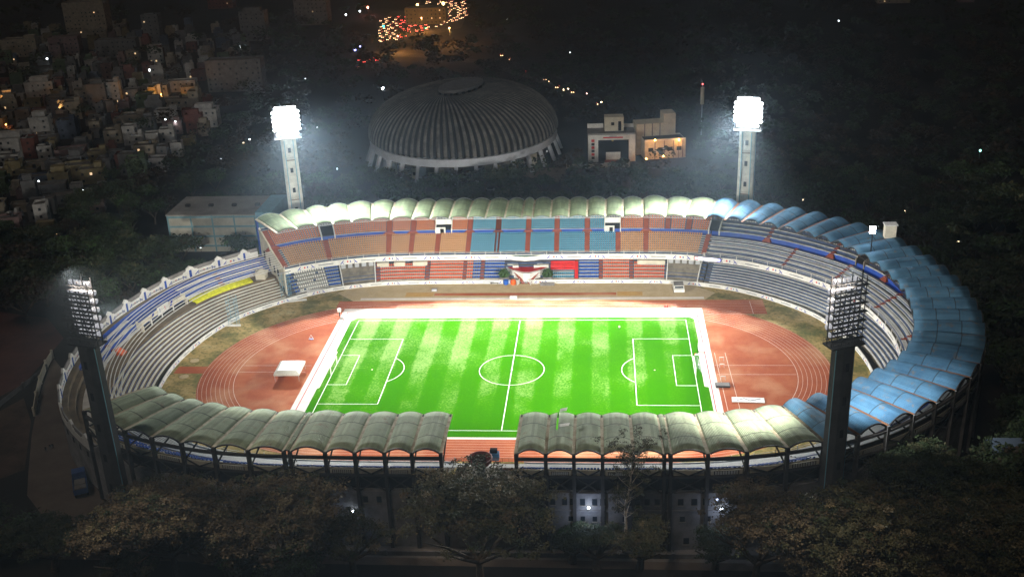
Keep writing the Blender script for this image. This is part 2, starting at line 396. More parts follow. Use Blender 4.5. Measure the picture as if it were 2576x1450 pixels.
Mt['track'] = mix_mat('track_red', [(0.3,(0.30,0.062,0.020)),(0.5,(0.38,0.095,0.034)),(0.7,(0.44,0.14,0.058))], 0.09, c_over=(0.57,0.29,0.15), scale2=0.06, pos=(0.5,0.72))
Mt['sand'] = mix_mat('paving_sand', [(0.3,(0.42,0.32,0.17)),(0.7,(0.55,0.44,0.27))], 0.3)
Mt['pit'] = mix_mat('pit_sand', [(0.3,(0.46,0.26,0.07)),(0.7,(0.55,0.36,0.13))], 0.5)
Mt['apron'] = mix_mat('apron_pale', [(0.3,(0.62,0.56,0.50)),(0.7,(0.78,0.74,0.70))], 0.25)
Mt['line'] = mat('line_paint', (0.85,0.85,0.85), 0.6)
Mt['trline'] = mat('lane_line', (0.78,0.62,0.52), 0.7)
Mt['redline'] = mat('kerb_red', (0.45,0.05,0.05), 0.6)
# verge inside the perimeter wall
verge = disc_sheet('grass_verge', [W((i/240)*RL,0.0,0)[:2] for i in range(240)], 0.004, Mt['verge'])
def oval(xc, rad, n=48, yo=0):
    P = []
    for i in range(n+1):
        a = -math.pi/2+math.pi*i/n; P.append((xc+rad*math.cos(a), rad*math.sin(a)))
    for i in range(n+1):
        a = math.pi/2+math.pi*i/n; P.append((-xc+rad*math.cos(a), rad*math.sin(a)))
    return P
XC = 42.2
# paving along the main stand, run-up strips and sand pits
pave = disc_sheet('paving', [(-56,49),(-63,56),(-60,59.5),(-50,62.4),(0,63.4),(50,62.5),(56,60.5),(62,55),(58,49)], 0.008, Mt['sand'])
def flat(name, x0,y0,x1,y1,z,m):
    b = MB(); b.box(x0,y0,z-0.002,x1,y1,z); return struct(b.build(name, m))
flat('jump_runway', -30,53.4,30,55.6,0.016,Mt['track'])
flat('sand_pit', -39.5,52.8,-30.3,56.2,0.020,Mt['pit']); flat('sand_pit', 30.3,52.8,38.5,56.2,0.020,Mt['pit'])
flat('path', -54,50.0,58,51.6,0.012,Mt['apron'])
# running track: oval with sprint chute on the far straight and a small annex left
P = oval(XC, 46.7)
track = disc_sheet('running_track', P, 0.030, Mt['track'])
b = MB(); b.box(-60.6,38,0.02,76.2,49.0,0.034); ch = struct(b.build('sprint_straight', Mt['track']))
b = MB(); b.box(-97.5,-2.5,0.02,-84,1.8,0.036); struct(b.build('track_annex', Mt['track']))
b = MB(); b.box(-44,-48.3,0.02,44,-40,0.034); struct(b.build('back_straight', Mt['track']))
# lane lines
lb = MB()
def polyline_strip(mb, pts, w, z, closed=False):
    n = len(pts); L = []; Rr = []
    for i in range(n):
        a = pts[(i-1) % n] if (closed or i > 0) else pts[i]; c = pts[(i+1) % n] if (closed or i < n-1) else pts[i]
        dx, dy = c[0]-a[0], c[1]-a[1]; l = math.hypot(dx,dy) or 1; nx, ny = -dy/l*w/2, dx/l*w/2
        L.append((pts[i][0]+nx,pts[i][1]+ny,z)); Rr.append((pts[i][0]-nx,pts[i][1]-ny,z))
    F = [(i, (i+1) % n, n+(i+1) % n, n+i) for i in range(n if closed else n-1)]
    mb.add(L+Rr, [f[::-1] for f in F])
for k in range(9):
    rad = 36.6+1.22*k
    pts = [p for i,p in enumerate(oval(XC, rad, 60))]
    polyline_strip(lb, pts, 0.075 if k else 0.12, 0.040, True)
for k in range(0,9): polyline_strip(lb, [(-60.4,38.0+1.22*k),(76,38.0+1.22*k)], 0.07, 0.042)
polyline_strip(lb, [(-81,-6),(-81,-6.01)],0.1,0.04)
for (a,b_) in (((-79,2.5),(-58.3,2.5)),((-79,-1.5),(-59,-1.5)),((57.5,11),(57.8,-30)),((60.5,11),(61,-30)),((56,3),(78.5,3)),((57,-2.5),(78.5,-2.5)),((72,38.2),(72,47.8)),((-42.2,-36.6),(-42.2,-46.5)),((42.2,-36.6),(42.2,-46.5))):
    polyline_strip(lb, [a,b_], 0.12, 0.044)
o = lb.build('lane_marking', Mt['trline'], track); o['label'] = 'white lane lines of the running track'
# pale apron, then grass
HL, HW = 51.0, 33.7
b = MB(); b.box(-57.5,-38.0,0.03,56.6,42.9,0.052); apron = struct(b.build('apron', Mt['apron']))
b = MB()
for (x0,y0,x1,y1) in ((-56.1,-38,-55.8,40.2),(54.6,-38,54.9,40.2),(-56.1,40.0,-40,40.25)): b.box(x0,y0,0.05,x1,y1,0.058)
o = b.build('kerb', Mt['redline'], apron); o['label'] = 'thin red kerb line on the pale apron'
# mown grass material with stripes across the pitch
m = bpy.data.materials.new('mown_grass'); m.use_nodes = True; nt = m.node_tree; bs = nt.nodes['Principled BSDF']
gg = nt.nodes.new('ShaderNodeNewGeometry'); sp = nt.nodes.new('ShaderNodeSeparateXYZ'); nt.links.new(gg.outputs['Position'], sp.inputs[0])
def mth(op, a, b=None, c=None):
    n = nt.nodes.new('ShaderNodeMath'); n.operation = op
    for i, v in enumerate((a,b,c)):
        if v is None: continue
        if isinstance(v,(int,float)): n.inputs[i].default_value = v
        else: nt.links.new(v, n.inputs[i])
    return n.outputs[0]
nz0 = nt.nodes.new('ShaderNodeTexNoise'); nz0.inputs['Scale'].default_value = 0.25; nz0.inputs['Detail'].default_value = 3; nt.links.new(gg.outputs['Position'], nz0.inputs['Vector'])
xx = mth('ADD', sp.outputs[0], mth('MULTIPLY', nz0.outputs['Fac'], 1.2))
st = mth('PINGPONG', mth('ADD', xx, 51.0), 5.1); st = mth('SUBTRACT', st, 2.55)
st = mth('MULTIPLY', st, 2.2); st = mth('MAXIMUM', mth('MINIMUM', st, 1.0), -1.0)     # -1..1
def noise(sc, det=6, ro=0.65):
    n = nt.nodes.new('ShaderNodeTexNoise'); n.inputs['Scale'].default_value = sc; n.inputs['Detail'].default_value = det; n.inputs['Roughness'].default_value = ro
    nt.links.new(gg.outputs['Position'], n.inputs['Vector']); return n.outputs['Fac']
big = noise(0.045, 4); fine = noise(1.6, 8, 0.8)
fac = mth('ADD', mth('MULTIPLY', st, 0.12), mth('MULTIPLY', mth('SUBTRACT', big, 0.5), 1.3))
fac = mth('ADD', fac, mth('MULTIPLY', mth('SUBTRACT', fine, 0.5), 1.7))
fac = mth('ADD', fac, mth('MULTIPLY', sp.outputs[1], 0.006)); fac = mth('ADD', fac, mth('MULTIPLY', sp.outputs[0], -0.0022))
rr = nt.nodes.new('ShaderNodeValToRGB'); els = rr.color_ramp.elements
els[0].position = 0.0; els[0].color = (0.03,0.175,0.0,1); els[1].position = 0.85; els[1].color = (0.30,0.46,0.15,1)
e = els.new(0.3); e.color = (0.042,0.20,0.0,1)
nt.links.new(mth('ADD', fac, 0.25), rr.inputs[0]); nt.links.new(rr.outputs[0], bs.inputs['Base Color']); bs.inputs['Roughness'].default_value = 0.9; bs.inputs['Specular IOR Level'].default_value = 0.0
Mt['grass'] = m
b = MB()
outl = [(-HL-2.2,-37.0),(HL+3.2,-37.0),(HL+3.0,-10),(HL+1.9,-9.6),(HL+1.9,11),(HL+2.6,12),(HL+2.6,HW+0.6),(HL+1.2,HW+2.0),(-HL-0.8,HW+2.0),(-HL-2.4,HW-0.5),(-HL-2.2,12),(-HL-1.6,11.5),(-HL-1.6,-11),(-HL-2.2,-11.5)]
b.add([(x,y,0.062) for x,y in outl],[tuple(range(len(outl)))])
pitch = struct(b.build('football_pitch', Mt['grass']))
lm = MB(); lw = 0.16; z = 0.072
def ln(x0,y0,x1,y1,w=lw): polyline_strip(lm, [(x0,y0),(x1,y1)], w, z)
ln(-HL,-HW,HL,-HW); ln(-HL,HW,HL,HW); ln(-HL,-HW,-HL,HW); ln(HL,-HW,HL,HW); ln(0,-HW,0,HW,0.22)
for s_ in (-1,1):
    X = s_*HL
    ln(X,20.16,X-s_*16.5,20.16); ln(X,-20.16,X-s_*16.5,-20.16); ln(X-s_*16.5,-20.16,X-s_*16.5,20.16,0.2)
    ln(X,9.16,X-s_*5.5,9.16); ln(X,-9.16,X-s_*5.5,-9.16); ln(X-s_*5.5,-9.16,X-s_*5.5,9.16)
    c = X-s_*11; a0 = math.acos(5.5/9.15)
    polyline_strip(lm, [(c-s_*9.15*math.cos(t), 9.15*math.sin(t)) for t in np.linspace(-a0,a0,24)], 0.2, z)
    lm.lathe([(0.0,z-0.0),(0.25,z)], (c,0,0), 10)
polyline_strip(lm, [(9.15*math.cos(t),9.15*math.sin(t)) for t in np.linspace(0,2*math.pi,73)[:-1]], 0.18, z, True)
lm.lathe([(0.0,z),(0.3,z)], (0,0,0), 10)
o = lm.build('pitch_marking', Mt['line'], pitch); o['label'] = 'white football pitch lines'
# goals
def goal(x, s_, label):
    r = root('football_goal', (x,0,0.07), label, 'goal', 'the two goals', 0)
    b = MB(); 
    for y in (-3.66,3.66): b.tube((0,y,0),(0,y,2.5),0.14,n=8)
    b.tube((0,-3.66,2.5),(0,3.66,2.5),0.14,n=8); b.build('goal_frame', Mt['white'], r)
    b = MB()
    for y in np.linspace(-3.66,3.66,13):
        b.bar((0,y,2.45),(s_*1.0,y,2.3),0.03); b.bar((s_*1.0,y,2.3),(s_*2.1,y,0),0.03)
    for k in range(5): b.bar((s_*(1.0+0.22*k),-3.66,2.3-0.5*k),(s_*(1.0+0.22*k),3.66,2.3-0.5*k),0.03)
    b.build('net', Mt['steel'], r)
goal(-HL,-1,'white football goal with net at the left end of the pitch beside the pale apron')
goal(HL,1,'white football goal with net at the right end of the pitch before the red infield')

# ------------------------------------------------------------------ perimeter wall with advertising boards
pw = root('perimeter_wall', (0,0,0), 'low white advertising wall that rings the running track and verge', 'wall')
b = MB(); n_seg = 10
gates = [Sof(*at(1285,713)[:2])]
sg = Sof(-1.0,63.4)
sweep(b, rect(-0.012,0,0.0,1.35), sg+1.6, sg-1.6+RL, 2.5, k=1.0); b.build('wall_body', Mt['white'], pw)
def text_obj(s, size, m, parent, loc, yaw, tilt=90, name='lettering'):
    c = bpy.data.curves.new(name, 'FONT'); c.body = s; c.size = size; c.extrude = 0.01; c.align_x = 'CENTER'; c.align_y = 'CENTER'
    c.materials.append(m); o0 = bpy.data.objects.new('lettering_source', c); COL.objects.link(o0)
    me = bpy.data.meshes.new_from_object(o0.evaluated_get(bpy.context.evaluated_depsgraph_get())); bpy.data.objects.remove(o0)
    o = bpy.data.objects.new(name, me); COL.objects.link(o)
    o.parent = parent; o.location = loc; o.rotation_euler = (R(tilt),0,yaw); return o
Mt['adblue'] = mat('sign_blue', (0.02,0.05,0.35), 0.6); Mt['adred'] = mat('sign_red', (0.6,0.03,0.03), 0.6); Mt['adgrey'] = mat('sign_grey', (0.22,0.24,0.26), 0.6)
def ad_marks(parent, slist, t, z0, h, k=1.0, face=-1, kind=0):
    """blue strokes, red dot and a grey text bar on a white board that faces the pitch"""
    for i, s in enumerate(slist):
        b = MB(); dt = -0.03/18
        def q(s0,z0_,s1,z1_,m):
            P = [W(s0,t+dt,z0_,k),W(s1,t+dt,z0_,k),W(s1,t+dt,z1_,k),W(s0,t+dt,z1_,k)]
            b.add(P,[(0,1,2,3)],m)
        u = h
        for sg_ in (-1,1):
            b.add([W(s+sg_*u*1.1,t+dt,z0+h*0.9,k),W(s+sg_*u*1.35,t+dt,z0+h*0.9,k),W(s+sg_*u*2.1,t+dt,z0+h*0.08,k),W(s+sg_*u*1.8,t+dt,z0+h*0.08,k)],[(0,1,2,3)],0)
            b.add([W(s+sg_*u*1.5,t+dt,z0+h*0.45,k),W(s+sg_*u*1.7,t+dt,z0+h*0.6,k),W(s+sg_*u*1.35,t+dt,z0+h*0.05,k),W(s+sg_*u*1.1,t+dt,z0+h*0.05,k)],[(0,1,2,3)],0)
        q(s+0.45*u,z0+h*0.35,s+0.12*u,z0+h*0.75,1); q(s-0.25*u,z0+h*0.3,s-0.5*u,z0+h*0.75,0)
        b.build('advert', [Mt['adblue'],Mt['adred']], parent)
        b = MB(); P = [W(s+3.6*u,t+dt,z0+h*0.38,k),W(s+7.0*u,t+dt,z0+h*0.38,k),W(s+7.0*u,t+dt,z0+h*0.62,k),W(s+3.6*u,t+dt,z0+h*0.62,k)]
        b.add(P,[(0,1,2,3)],0); b.build('advert', Mt['adgrey'], parent)
sl = [sg+6+i*(RL-12)/42 for i in range(43)]
ad_marks(pw, [s for s in sl if W(s,0,0)[1] > -40], -0.013, 0.1, 1.1, 1.0)
# open gate leaves before the podium
for dx, a, lb_ in ((-1.7,R(250),'left'),(1.9,R(-60),'right')):
    b = MB(); b.obox((0,0),1.2,0.06,0,1.5,0)
    o = b.build('gate', Mt['white'], pw); o.location = (-0.9+dx,63.2,0); o.rotation_euler=(0,0,a)

# ------------------------------------------------------------------ stands
def inr(s, a, b):
    s = s % RL; a = a % RL; b = b % RL
    return (a <= s <= b) if a <= b else (s >= a or s <= b)
def build_roof(parent, vs, green, near=False, skip_last=False, colmat='bluepaint', hole=None):
    roofm = (Mt['roofpale'] if near else Mt['roofgreen']) if green else Mt['roofblue']; gm = Mt['gutter'] if green else Mt['gutterred']
    def tf(s):
        p,n = ringp(s); return 0.10+0.185*abs(n[0])**1.6
    for i,(sa,sb) in enumerate(zip(vs,vs[1:])):
        gap = 0.42 if sb-sa > 2.5 else 0.1
        a0 = sa+gap*0.8; b0 = sb-gap*0.8; na = 14; nb = 6; wdt = sb-sa
        rise = (1.25 if wdt > 6.8 else 0.98)*(1.0 if green else 1.45)*random.uniform(0.94,1.06) if wdt > 2.5 else 0.25
        V = []; UV = []
        for layer in (0,1):
            for j in range(nb+1):
                for k in range(na+1):
                    a = k/na; s = a0+(b0-a0)*a; f0 = tf(s); t = f0+(1.0-f0)*j/nb
                    z = 23.35+rise*(math.sin(math.pi*a)**0.85)*(0.62+0.38*j/nb if green else 1)-0.5*((1-j/nb)**3)-layer*0.14
                    V.append(W(s,t,z,1.0)); UV.append((a,j/nb))
        n1 = (nb+1)*(na+1); F = []
        idx = lambda l,j,k: l*n1+j*(na+1)+k
        for j in range(nb):
            for k in range(na):
                if hole and i == hole[0] and k in hole[1] and j in hole[2]: continue
                F.append((idx(0,j,k),idx(0,j+1,k),idx(0,j+1,k+1),idx(0,j,k+1))); F.append((idx(1,j,k),idx(1,j,k+1),idx(1,j+1,k+1),idx(1,j+1,k)))
        for k in range(na):
            F.append((idx(0,0,k),idx(0,0,k+1),idx(1,0,k+1),idx(1,0,k))); F.append((idx(0,nb,k),idx(1,nb,k),idx(1,nb,k+1),idx(0,nb,k+1)))
        for j in range(nb):
            F.append((idx(0,j,0),idx(1,j,0),idx(1,j+1,0),idx(0,j+1,0))); F.append((idx(0,j,na),idx(0,j+1,na),idx(1,j+1,na),idx(1,j,na)))
        me = bpy.data.meshes.new('roof_bay'); me.from_pydata(V,[],F); me.materials.append(roofm)
        uvl = me.uv_layers.new(name='UVMap'); 
        for lp in me.loops: uvl.data[lp.index].uv = UV[lp.vertex_index]
        me.polygons.foreach_set('use_smooth',[True]*len(F)); me.update()
        o = bpy.data.objects.new('roof_bay', me); COL.objects.link(o); o.parent = parent
        # truss under front edge and rear rim
        b = MB()
        for tt, zz in ((0.99,0.0),):
            pts = []
            for k in range(9):
                a = k/8; s = a0+(b0-a0)*a; pts.append(W(s,tt+0.015,23.22+rise*(math.sin(math.pi*a)**0.85),1.0))
            for p,q in zip(pts,pts[1:]): b.bar(p,q,0.22,0.3)
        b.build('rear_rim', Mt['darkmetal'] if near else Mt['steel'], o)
        if wdt > 2.5:
            b = MB(); pts = []
            for k in range(7):
                a = k/6; s = a0+(b0-a0)*a; pts.append(W(s,tf(s)+0.012,22.5+rise*(0.62 if green else 1)*(math.sin(math.pi*a)**0.85),1.0))
            A = W(a0,tf(a0)+0.012,22.35,1.0); B_ = W(b0,tf(b0)+0.012,22.35,1.0); b.bar(A,B_,0.16)
            for k in (1,2,3,4,5):
                c = tuple(A[q]+(B_[q]-A[q])*k/6 for q in range(3)); b.bar(c,pts[k],0.1)
                b.bar(tuple(A[q]+(B_[q]-A[q])*(k-0.5)/6 for q in range(3)),pts[k],0.1)
            for p_,q_ in zip(pts,pts[1:]): b.bar(p_,q_,0.1)
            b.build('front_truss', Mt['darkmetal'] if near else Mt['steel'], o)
    # gutters, rafters and columns at each valley
    for i, s in enumerate(vs):
        if i == len(vs)-1 and skip_last: continue
        w = 0.42; end = (i == 0 or i == len(vs)-1)
        b = MB(); f0 = tf(s)
        rows = [[W(s-w,f0+(1-f0)*j/8,23.28-0.5*((1-j/8)**3)+0.02*(j%2),1.0), W(s+w,f0+(1-f0)*j/8,23.28-0.5*((1-j/8)**3)+0.02*(j%2),1.0)] for j in range(9)]
        b.grid(rows); rows2 = [[(p[0],p[1],p[2]-0.12) for p in r] for r in rows]; b.grid(rows2, flip=True)
        o = b.build('gutter', gm, parent)
        b = MB(); A = W(s,f0+0.01,22.6,1.0); B_ = W(s,0.98,22.95,1.0); b.bar(A,B_,0.35,0.55)
        C = W(s,0.97,19.0,1.0); D = W(s,0.45,22.6,1.0); b.bar(C,D,0.28)
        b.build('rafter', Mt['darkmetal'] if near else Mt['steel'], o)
        zc0 = 0.0
        b = MB(); p,n = ringp(s); ang = math.atan2(n[1],n[0]); c = W(s,1.0 if near else 0.985,0,1.0)
        b.obox(c,0.42,0.36,zc0,23.2,ang); b.build('column', Mt[colmat], parent)

def tiers(parent, s0, s1, kind, k=None, step=3.0, lip=0.9, tb=1.06):
    """concrete terrace: closed solid"""
    if kind == 'seats': nl, n1, n2 = 6, 9, 8
    else: nl, n1, n2 = 8, 5, 4
    # lower tier
    lo = [(0.105,0.0),(0.105,0.9)]; z = 0.9; t = 0.105; dt = (0.48-0.105)/nl; dz = 4.6/nl
    for i in range(nl): lo += [(t+dt,z),(t+dt,z+dz)]; t += dt; z += dz
    lo += [(0.56,z),(0.56,0.0)]
    b = MB(); mi = []
    for a in range(len(lo)):
        mi.append(1 if (a >= 2 and a % 2 == 0 and a < len(lo)-3) else 0)
    sweep(b, lo, s0, s1, step, mi, k); b.build('lower_tier', [Mt['tread'], Mt['treadb']], parent)
    # upper tier
    up = [(0.055,8.35),(0.055,9.7),(0.108,9.7)]; t = 0.108; z = 9.9; dt = 0.435/n1; dz = 4.07/n1
    for i in range(n1): up += [(t,z+dz),(t+dt,z+dz)]; t += dt; z += dz
    up += [(0.603,z),(0.613,z+1.23)]; z += 1.23; t = 0.613; dt = 0.327/n2; dz = 3.7/n2
    for i in range(n2): up += [(t+dt,z),(t+dt,z+dz)]; t += dt; z += dz
    up += [(0.948,z),(0.948,z+lip),(0.963,z+lip),(0.963,z-1.6)]
    mi = []
    for q in range(len(up)):
        (ta,za),(tb_,zb) = up[q],up[(q+1) % len(up)]
        if q >= 2 and 0.54 < min(ta,tb_) and max(ta,tb_) < 0.62 and (abs(zb-za) > 1.2 or abs(zb-za) < 0.01): mi.append(2)
        elif abs(ta-tb_) < 0.001 and q > 1 and q < len(up)-3: mi.append(1)
        else: mi.append(0)
    b = MB(); sweep(b, up, s0, s1, step, mi, k); b.build('upper_tier', [Mt['tread'], Mt['treadb'], Mt['bluepaint']], parent)
def rows_of(kind):
    out = {'lo':[], 'u1':[], 'u2':[]}
    if kind == 'seats': nl,n1,n2 = 6,9,8
    else: nl,n1,n2 = 8,5,4
    t=0.105; z=0.9; dt=0.375/nl; dz=4.6/nl
    for i in range(nl): out['lo'].append((t,z,dt)); t+=dt; z+=dz
    t=0.108; z=9.9; dt=0.435/n1; dz=4.07/n1
    for i in range(n1): z+=dz; out['u1'].append((t,z,dt)); t+=dt
    z+=1.23; t=0.613; dt=0.327/n2; dz=3.7/n2
    for i in range(n2): out['u2'].append((t,z,dt)); t+=dt; z+=dz
    return out
RO_S = rows_of('seats'); RO_B = rows_of('bench')
def bench_rows(parent, rows, s0, s1, wf=0.42, h=0.36, name='bench', k=None, m='white'):
    for t,z,dt in rows:
        b = MB(); sweep(b, rect(t+0.004,z-0.25,t+0.004+dt*wf,z+h*0.42), s0, s1, 2.5, 0, k); b.build(name, Mt[m], parent)
def seat_block(parent, rows, s0, s1, m, k=None, name='seat_block', front=True, missing=0.0, sz=1.0, pitchw=0.62):
    """rows of individual bucket seats on white stepped edges"""
    b = MB()
    kk = k
    for t,z,dt in rows:
        if front: sweep(b, rect(t+0.002,z-0.02,t+dt*0.30,z+0.09), s0, s1, 3.0, 1, kk)
        w = s1-s0; n = max(1,int(w/pitchw))
        for i in range(n):
            if missing and random.random() < missing: continue
            s = s0+(i+0.5)*w/n; p,nn = ringp(s)
            tt = t+dt*0.62; c = W(s,tt,z,kk); ang = math.atan2(nn[1],nn[0])
            b.obox(c,0.20*sz,0.23*sz,z+0.22,z+0.40,ang,0)
            cb = (c[0]+nn[0]*0.2*sz, c[1]+nn[1]*0.2*sz); b.obox(cb,0.04,0.23*sz,z+0.36,z+0.78,ang,0)
    return b.build(name, [Mt[m], Mt['white']], parent)
def stair(parent, rows, s, w, k=None, fan=False, m='redpaint'):
    b = MB()
    for t,z,dt in rows:
        sweep(b, rect(t+0.001,z-0.2,t+dt*0.55,z+0.22), s-w/2, s+w/2, 3, 0, k)
        sweep(b, rect(t+dt*0.5,z-0.2,t+dt*1.02,z+0.46), s-w/2, s+w/2, 3, 0, k)
    if fan:
        t0,z0,_ = rows[0]
        for q in range(3):
            ww = w*(1.0+0.55*(3-q)); sweep(b, rect(t0-0.06+0.018*q,z0-1.26,t0+0.012,z0-0.9+0.42*q), s-ww/2, s+ww/2, 3, 0, k)
    return b.build('stair', Mt[m], parent)
def fascia(parent, s0, s1, k=None, ads=True, gap=13.0):
    b = MB(); sweep(b, rect(0.042,8.3,0.055,10.1), s0, s1, 2.5, 0, k); o = b.build('fascia', Mt['white'], parent)
    if ads:
        n = max(1,int((s1-s0)/gap)); ad_marks(o, [s0+(i+0.5)*(s1-s0)/n for i in range(n)], 0.042, 8.5, 1.4, k)
    b = MB()
    for s in arange_s(s0,s1,5.2): p = W(s,0.05,10.0,k); b.bar(p,(p[0],p[1],11.3),0.16)
    ss = arange_s(s0,s1,3)
    for zz in (10.6,11.1):
        for a,c in zip(ss,ss[1:]): b.bar(W(a,0.07,zz,k),W(c,0.07,zz,k),0.06)
    b.build('railing', Mt['white'], parent)
def exterior(parent, vs, wall=True, dm='outer'):
    """outer columns are in the roof; here ring beams, parapet panels, braces, outer wall"""
    b = MB(); sweep(b, rect(0.985,21.6,1.015,22.2), vs[0]-0.3, vs[-1]+0.3, 3, 0, 1.0); b.build('ring_beam', Mt[dm], parent)
    b = MB(); sweep(b, rect(0.985,17.6,1.012,18.2), vs[0]-0.3, vs[-1]+0.3, 3, 0, 1.0); b.build('ring_beam', Mt[dm], parent)
    for i,(a,c) in enumerate(zip(vs,vs[1:])):
        if c-a < 3: continue
        b = MB(); m = 0.55
        sweep(b, rect(0.994,18.2,1.001,19.2 if i % 2 else 19.4), a+m, c-m, 3, 0, 1.0); o = b.build('parapet_panel', Mt['cream'], parent)
        if i % 2:
            b = MB(); sweep(b, rect(1.0015,18.25,1.003,19.1), a+m+0.5, c-m-0.5, 3, 0, 1.0); b.build('grille_back', Mt['black'], o)
            b = MB(); n = 9
            for q in range(n):
                s = a+m+0.6+(c-a-2*m-1.2)*(q+0.5)/n
                sweep(b, rect(1.004,18.3,1.008,19.05), s-0.15, s+0.15, 3, 0, 1.0)
            b.build('louvre', Mt['louvre'], o)
        else:
            mid = (a+c)/2; b = MB()
            for e in (a+m,c-m): b.bar(W(e,1.012,19.6,1.0),W(mid,1.012,18.2,1.0),0.22)
            b.build('brace', Mt['darkmetal'], o)
        b = MB()
        for (u0,z0,u1,z1) in ((a+0.4,14.0,c-0.4,17.6),(a+0.4,17.6,c-0.4,14.0)): b.bar(W(u0,0.995,z0,1.0),W(u1,0.995,z1,1.0),0.22)
        b.build('brace', Mt[dm], parent)
    if wall:
        b = MB(); sweep(b, rect(0.925,0,0.991,13.8), vs[0], vs[-1], 3, 0, 1.0); b.build('outer_wall', Mt['darkwall'], parent)

# ---- main grandstand (far side)
main = root('main_grandstand', (0,0,0), 'long main grandstand on the far side under a scalloped pale green roof', 'grandstand')
mv = [s for s in far_v]
s_lo, s_hi = S_MB, S_FL
tiers(main, s_lo, s_hi-0.5, 'seats')
def sx(px, py, z):
    z = z+1.5 if z > 9 else z
    p = at(px,py,z); return Sof(p[0],p[1])
Z5 = lambda x: (700+x/3.22)/1.13005
Z6 = lambda x: (1400+x/3.22)/1.13005
ais_low = [sx(Z5(x),y,10.5) for x,y in ((762,640),(1305,618),(1520,612),(1762,608),(2045,605),(2310,602))] + [sx(Z6(x),y,10.5) for x,y in ((55,602),(332,602),(592,602),(868,602),(1150,602),(1405,605))]
low_edges = [s_hi-2.2] + ais_low + [S_MB+1.2]
def seg_cols(i, n, kind):
    return 'seat_teal' if 5 <= i <= 10 else ('seat_tan' if kind == 'u1' else 'seat_rust')
for i,(a,c) in enumerate(zip(low_edges, low_edges[1:])):
    seat_block(main, RO_S['u1'], c+0.85, a-0.85, seg_cols(i, 0, 'u1'))
for s in ais_low: stair(main, RO_S['u1'], s, 1.6)
stair(main, RO_S['u1'], s_hi-1.3, 1.7); stair(main, RO_S['u2'], s_hi-1.3, 1.7, fan=True)
stair(main, RO_S['u1'], S_MB+0.2, 1.5)
ais_up = [(s, True) for j,s in enumerate(ais_low) if j not in (0,3,10)]
voms = [(sx(Z5(690),553,14.5),3.6,0),(sx(Z5(1830),555,14.5),5.4,1),(sx(Z6(1100),555,14.5),5.2,1),(sx(Z6(2045),572,14.0),3.2,0)]
ex = [sx(Z6(1605),562,15), sx(Z6(1800),562,15)]
cuts = sorted([(s-0.85,s+0.85) for s,_ in ais_up]+[(s-0.85,s+0.85) for s in ex]+[(s-w/2,s+w/2) for s,w,_ in voms]+[(s_hi-2.2,s_hi)]+[(S_MB-2,S_MB+0.3)])
for (a0,a1),(b0,b1) in zip(cuts,cuts[1:]):
    if b0-a1 > 1:
        mid = (a1+b0)/2
        teal = inr(mid, ais_low[10], ais_low[4])
        seat_block(main, RO_S['u2'], a1+0.1, b0-0.1, 'seat_teal' if teal else 'seat_rust')
for s,f in ais_up: stair(main, RO_S['u2'], s, 1.6, fan=True)
for s in ex: stair(main, RO_S['u2'], s, 1.3)
def vomitory(parent, s, w, box, k=None):
    b = MB(); t0,t1 = 0.585,0.84
    for e in (-1,1): sweep(b, [(t0,13.95),(t0,15.9),(t1,18.3),(t1,13.95)], s+e*w/2-0.15, s+e*w/2+0.15, 3, 0, k)
    if box: sweep(b, rect(t0+0.01,13.95,t0+0.03,16.3), s-w*0.12, s+w/2, 3, 0, k); sweep(b, rect(t0+0.09,16.9,t1,17.1), s-w/2, s+w/2,3,0,k); sweep(b, rect(t0+0.1,17.1,t0+0.12,18.6), s-w/2, s+w/2,3,0,k)
    o = b.build('entrance', Mt['white'], parent)
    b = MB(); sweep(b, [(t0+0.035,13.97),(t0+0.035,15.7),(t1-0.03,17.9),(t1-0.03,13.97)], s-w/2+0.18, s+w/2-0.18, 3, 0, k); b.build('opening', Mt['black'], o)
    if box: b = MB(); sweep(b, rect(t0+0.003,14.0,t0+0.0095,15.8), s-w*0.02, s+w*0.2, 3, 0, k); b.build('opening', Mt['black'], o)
for s,w,bx in voms: vomitory(main, s, w, bx)
fascia(main, s_lo, s_hi-0.5)
build_roof(main, mv, True, False)
# end wall with arches on the left
p,n = ringp(s_hi)
b = MB(); e_ = tfe(s_hi); wp = lambda t: e_+(t-0.055)*(0.96-e_)/0.905
prof = [(wp(.045),0),(wp(.045),10.1),(wp(.108),10.7),(wp(.543),15.0),(wp(.613),16.2),(wp(.95),20.0),(0.975,20.3),(0.975,0)]
sweep(b, prof, s_hi-0.5, s_hi-0.05, 3, 0, 1.0); b.build('end_wall', Mt['cream'], main)
for t,h,z0 in ((0.18,3.2,0.3),(0.33,2.2,6.5),(0.46,2.2,7),(0.62,2.4,8.5),(0.80,2.4,10)):
    b = MB(); A = W(s_hi+0.0,t,z0,1.0); C = W(s_hi+0.0,t+0.06,z0,1.0)
    P = [A,C,(C[0],C[1],z0+h)] ; mid = ((A[0]+C[0])/2,(A[1]+C[1])/2,z0+h+0.7); P += [mid,(A[0],A[1],z0+h)]
    d = Vector(W(s_hi+1,t,0))-Vector(W(s_hi,t,0)); d = d.normalized()*0.03
    b.add([Vector(q)+d for q in P]+[Vector(q)+d*2 for q in P],[(0,1,2,3,4),(9,8,7,6,5),(0,5,6,1),(1,6,7,2),(2,7,8,3),(3,8,9,4),(4,9,5,0)]); b.build('opening', Mt['black'], main)
b = MB(); sweep(b, rect(0.966,0,0.974,19.9), s_lo, s_hi-0.5, 3, 0, 1.0); b.build('back_wall', Mt['cream'], main)
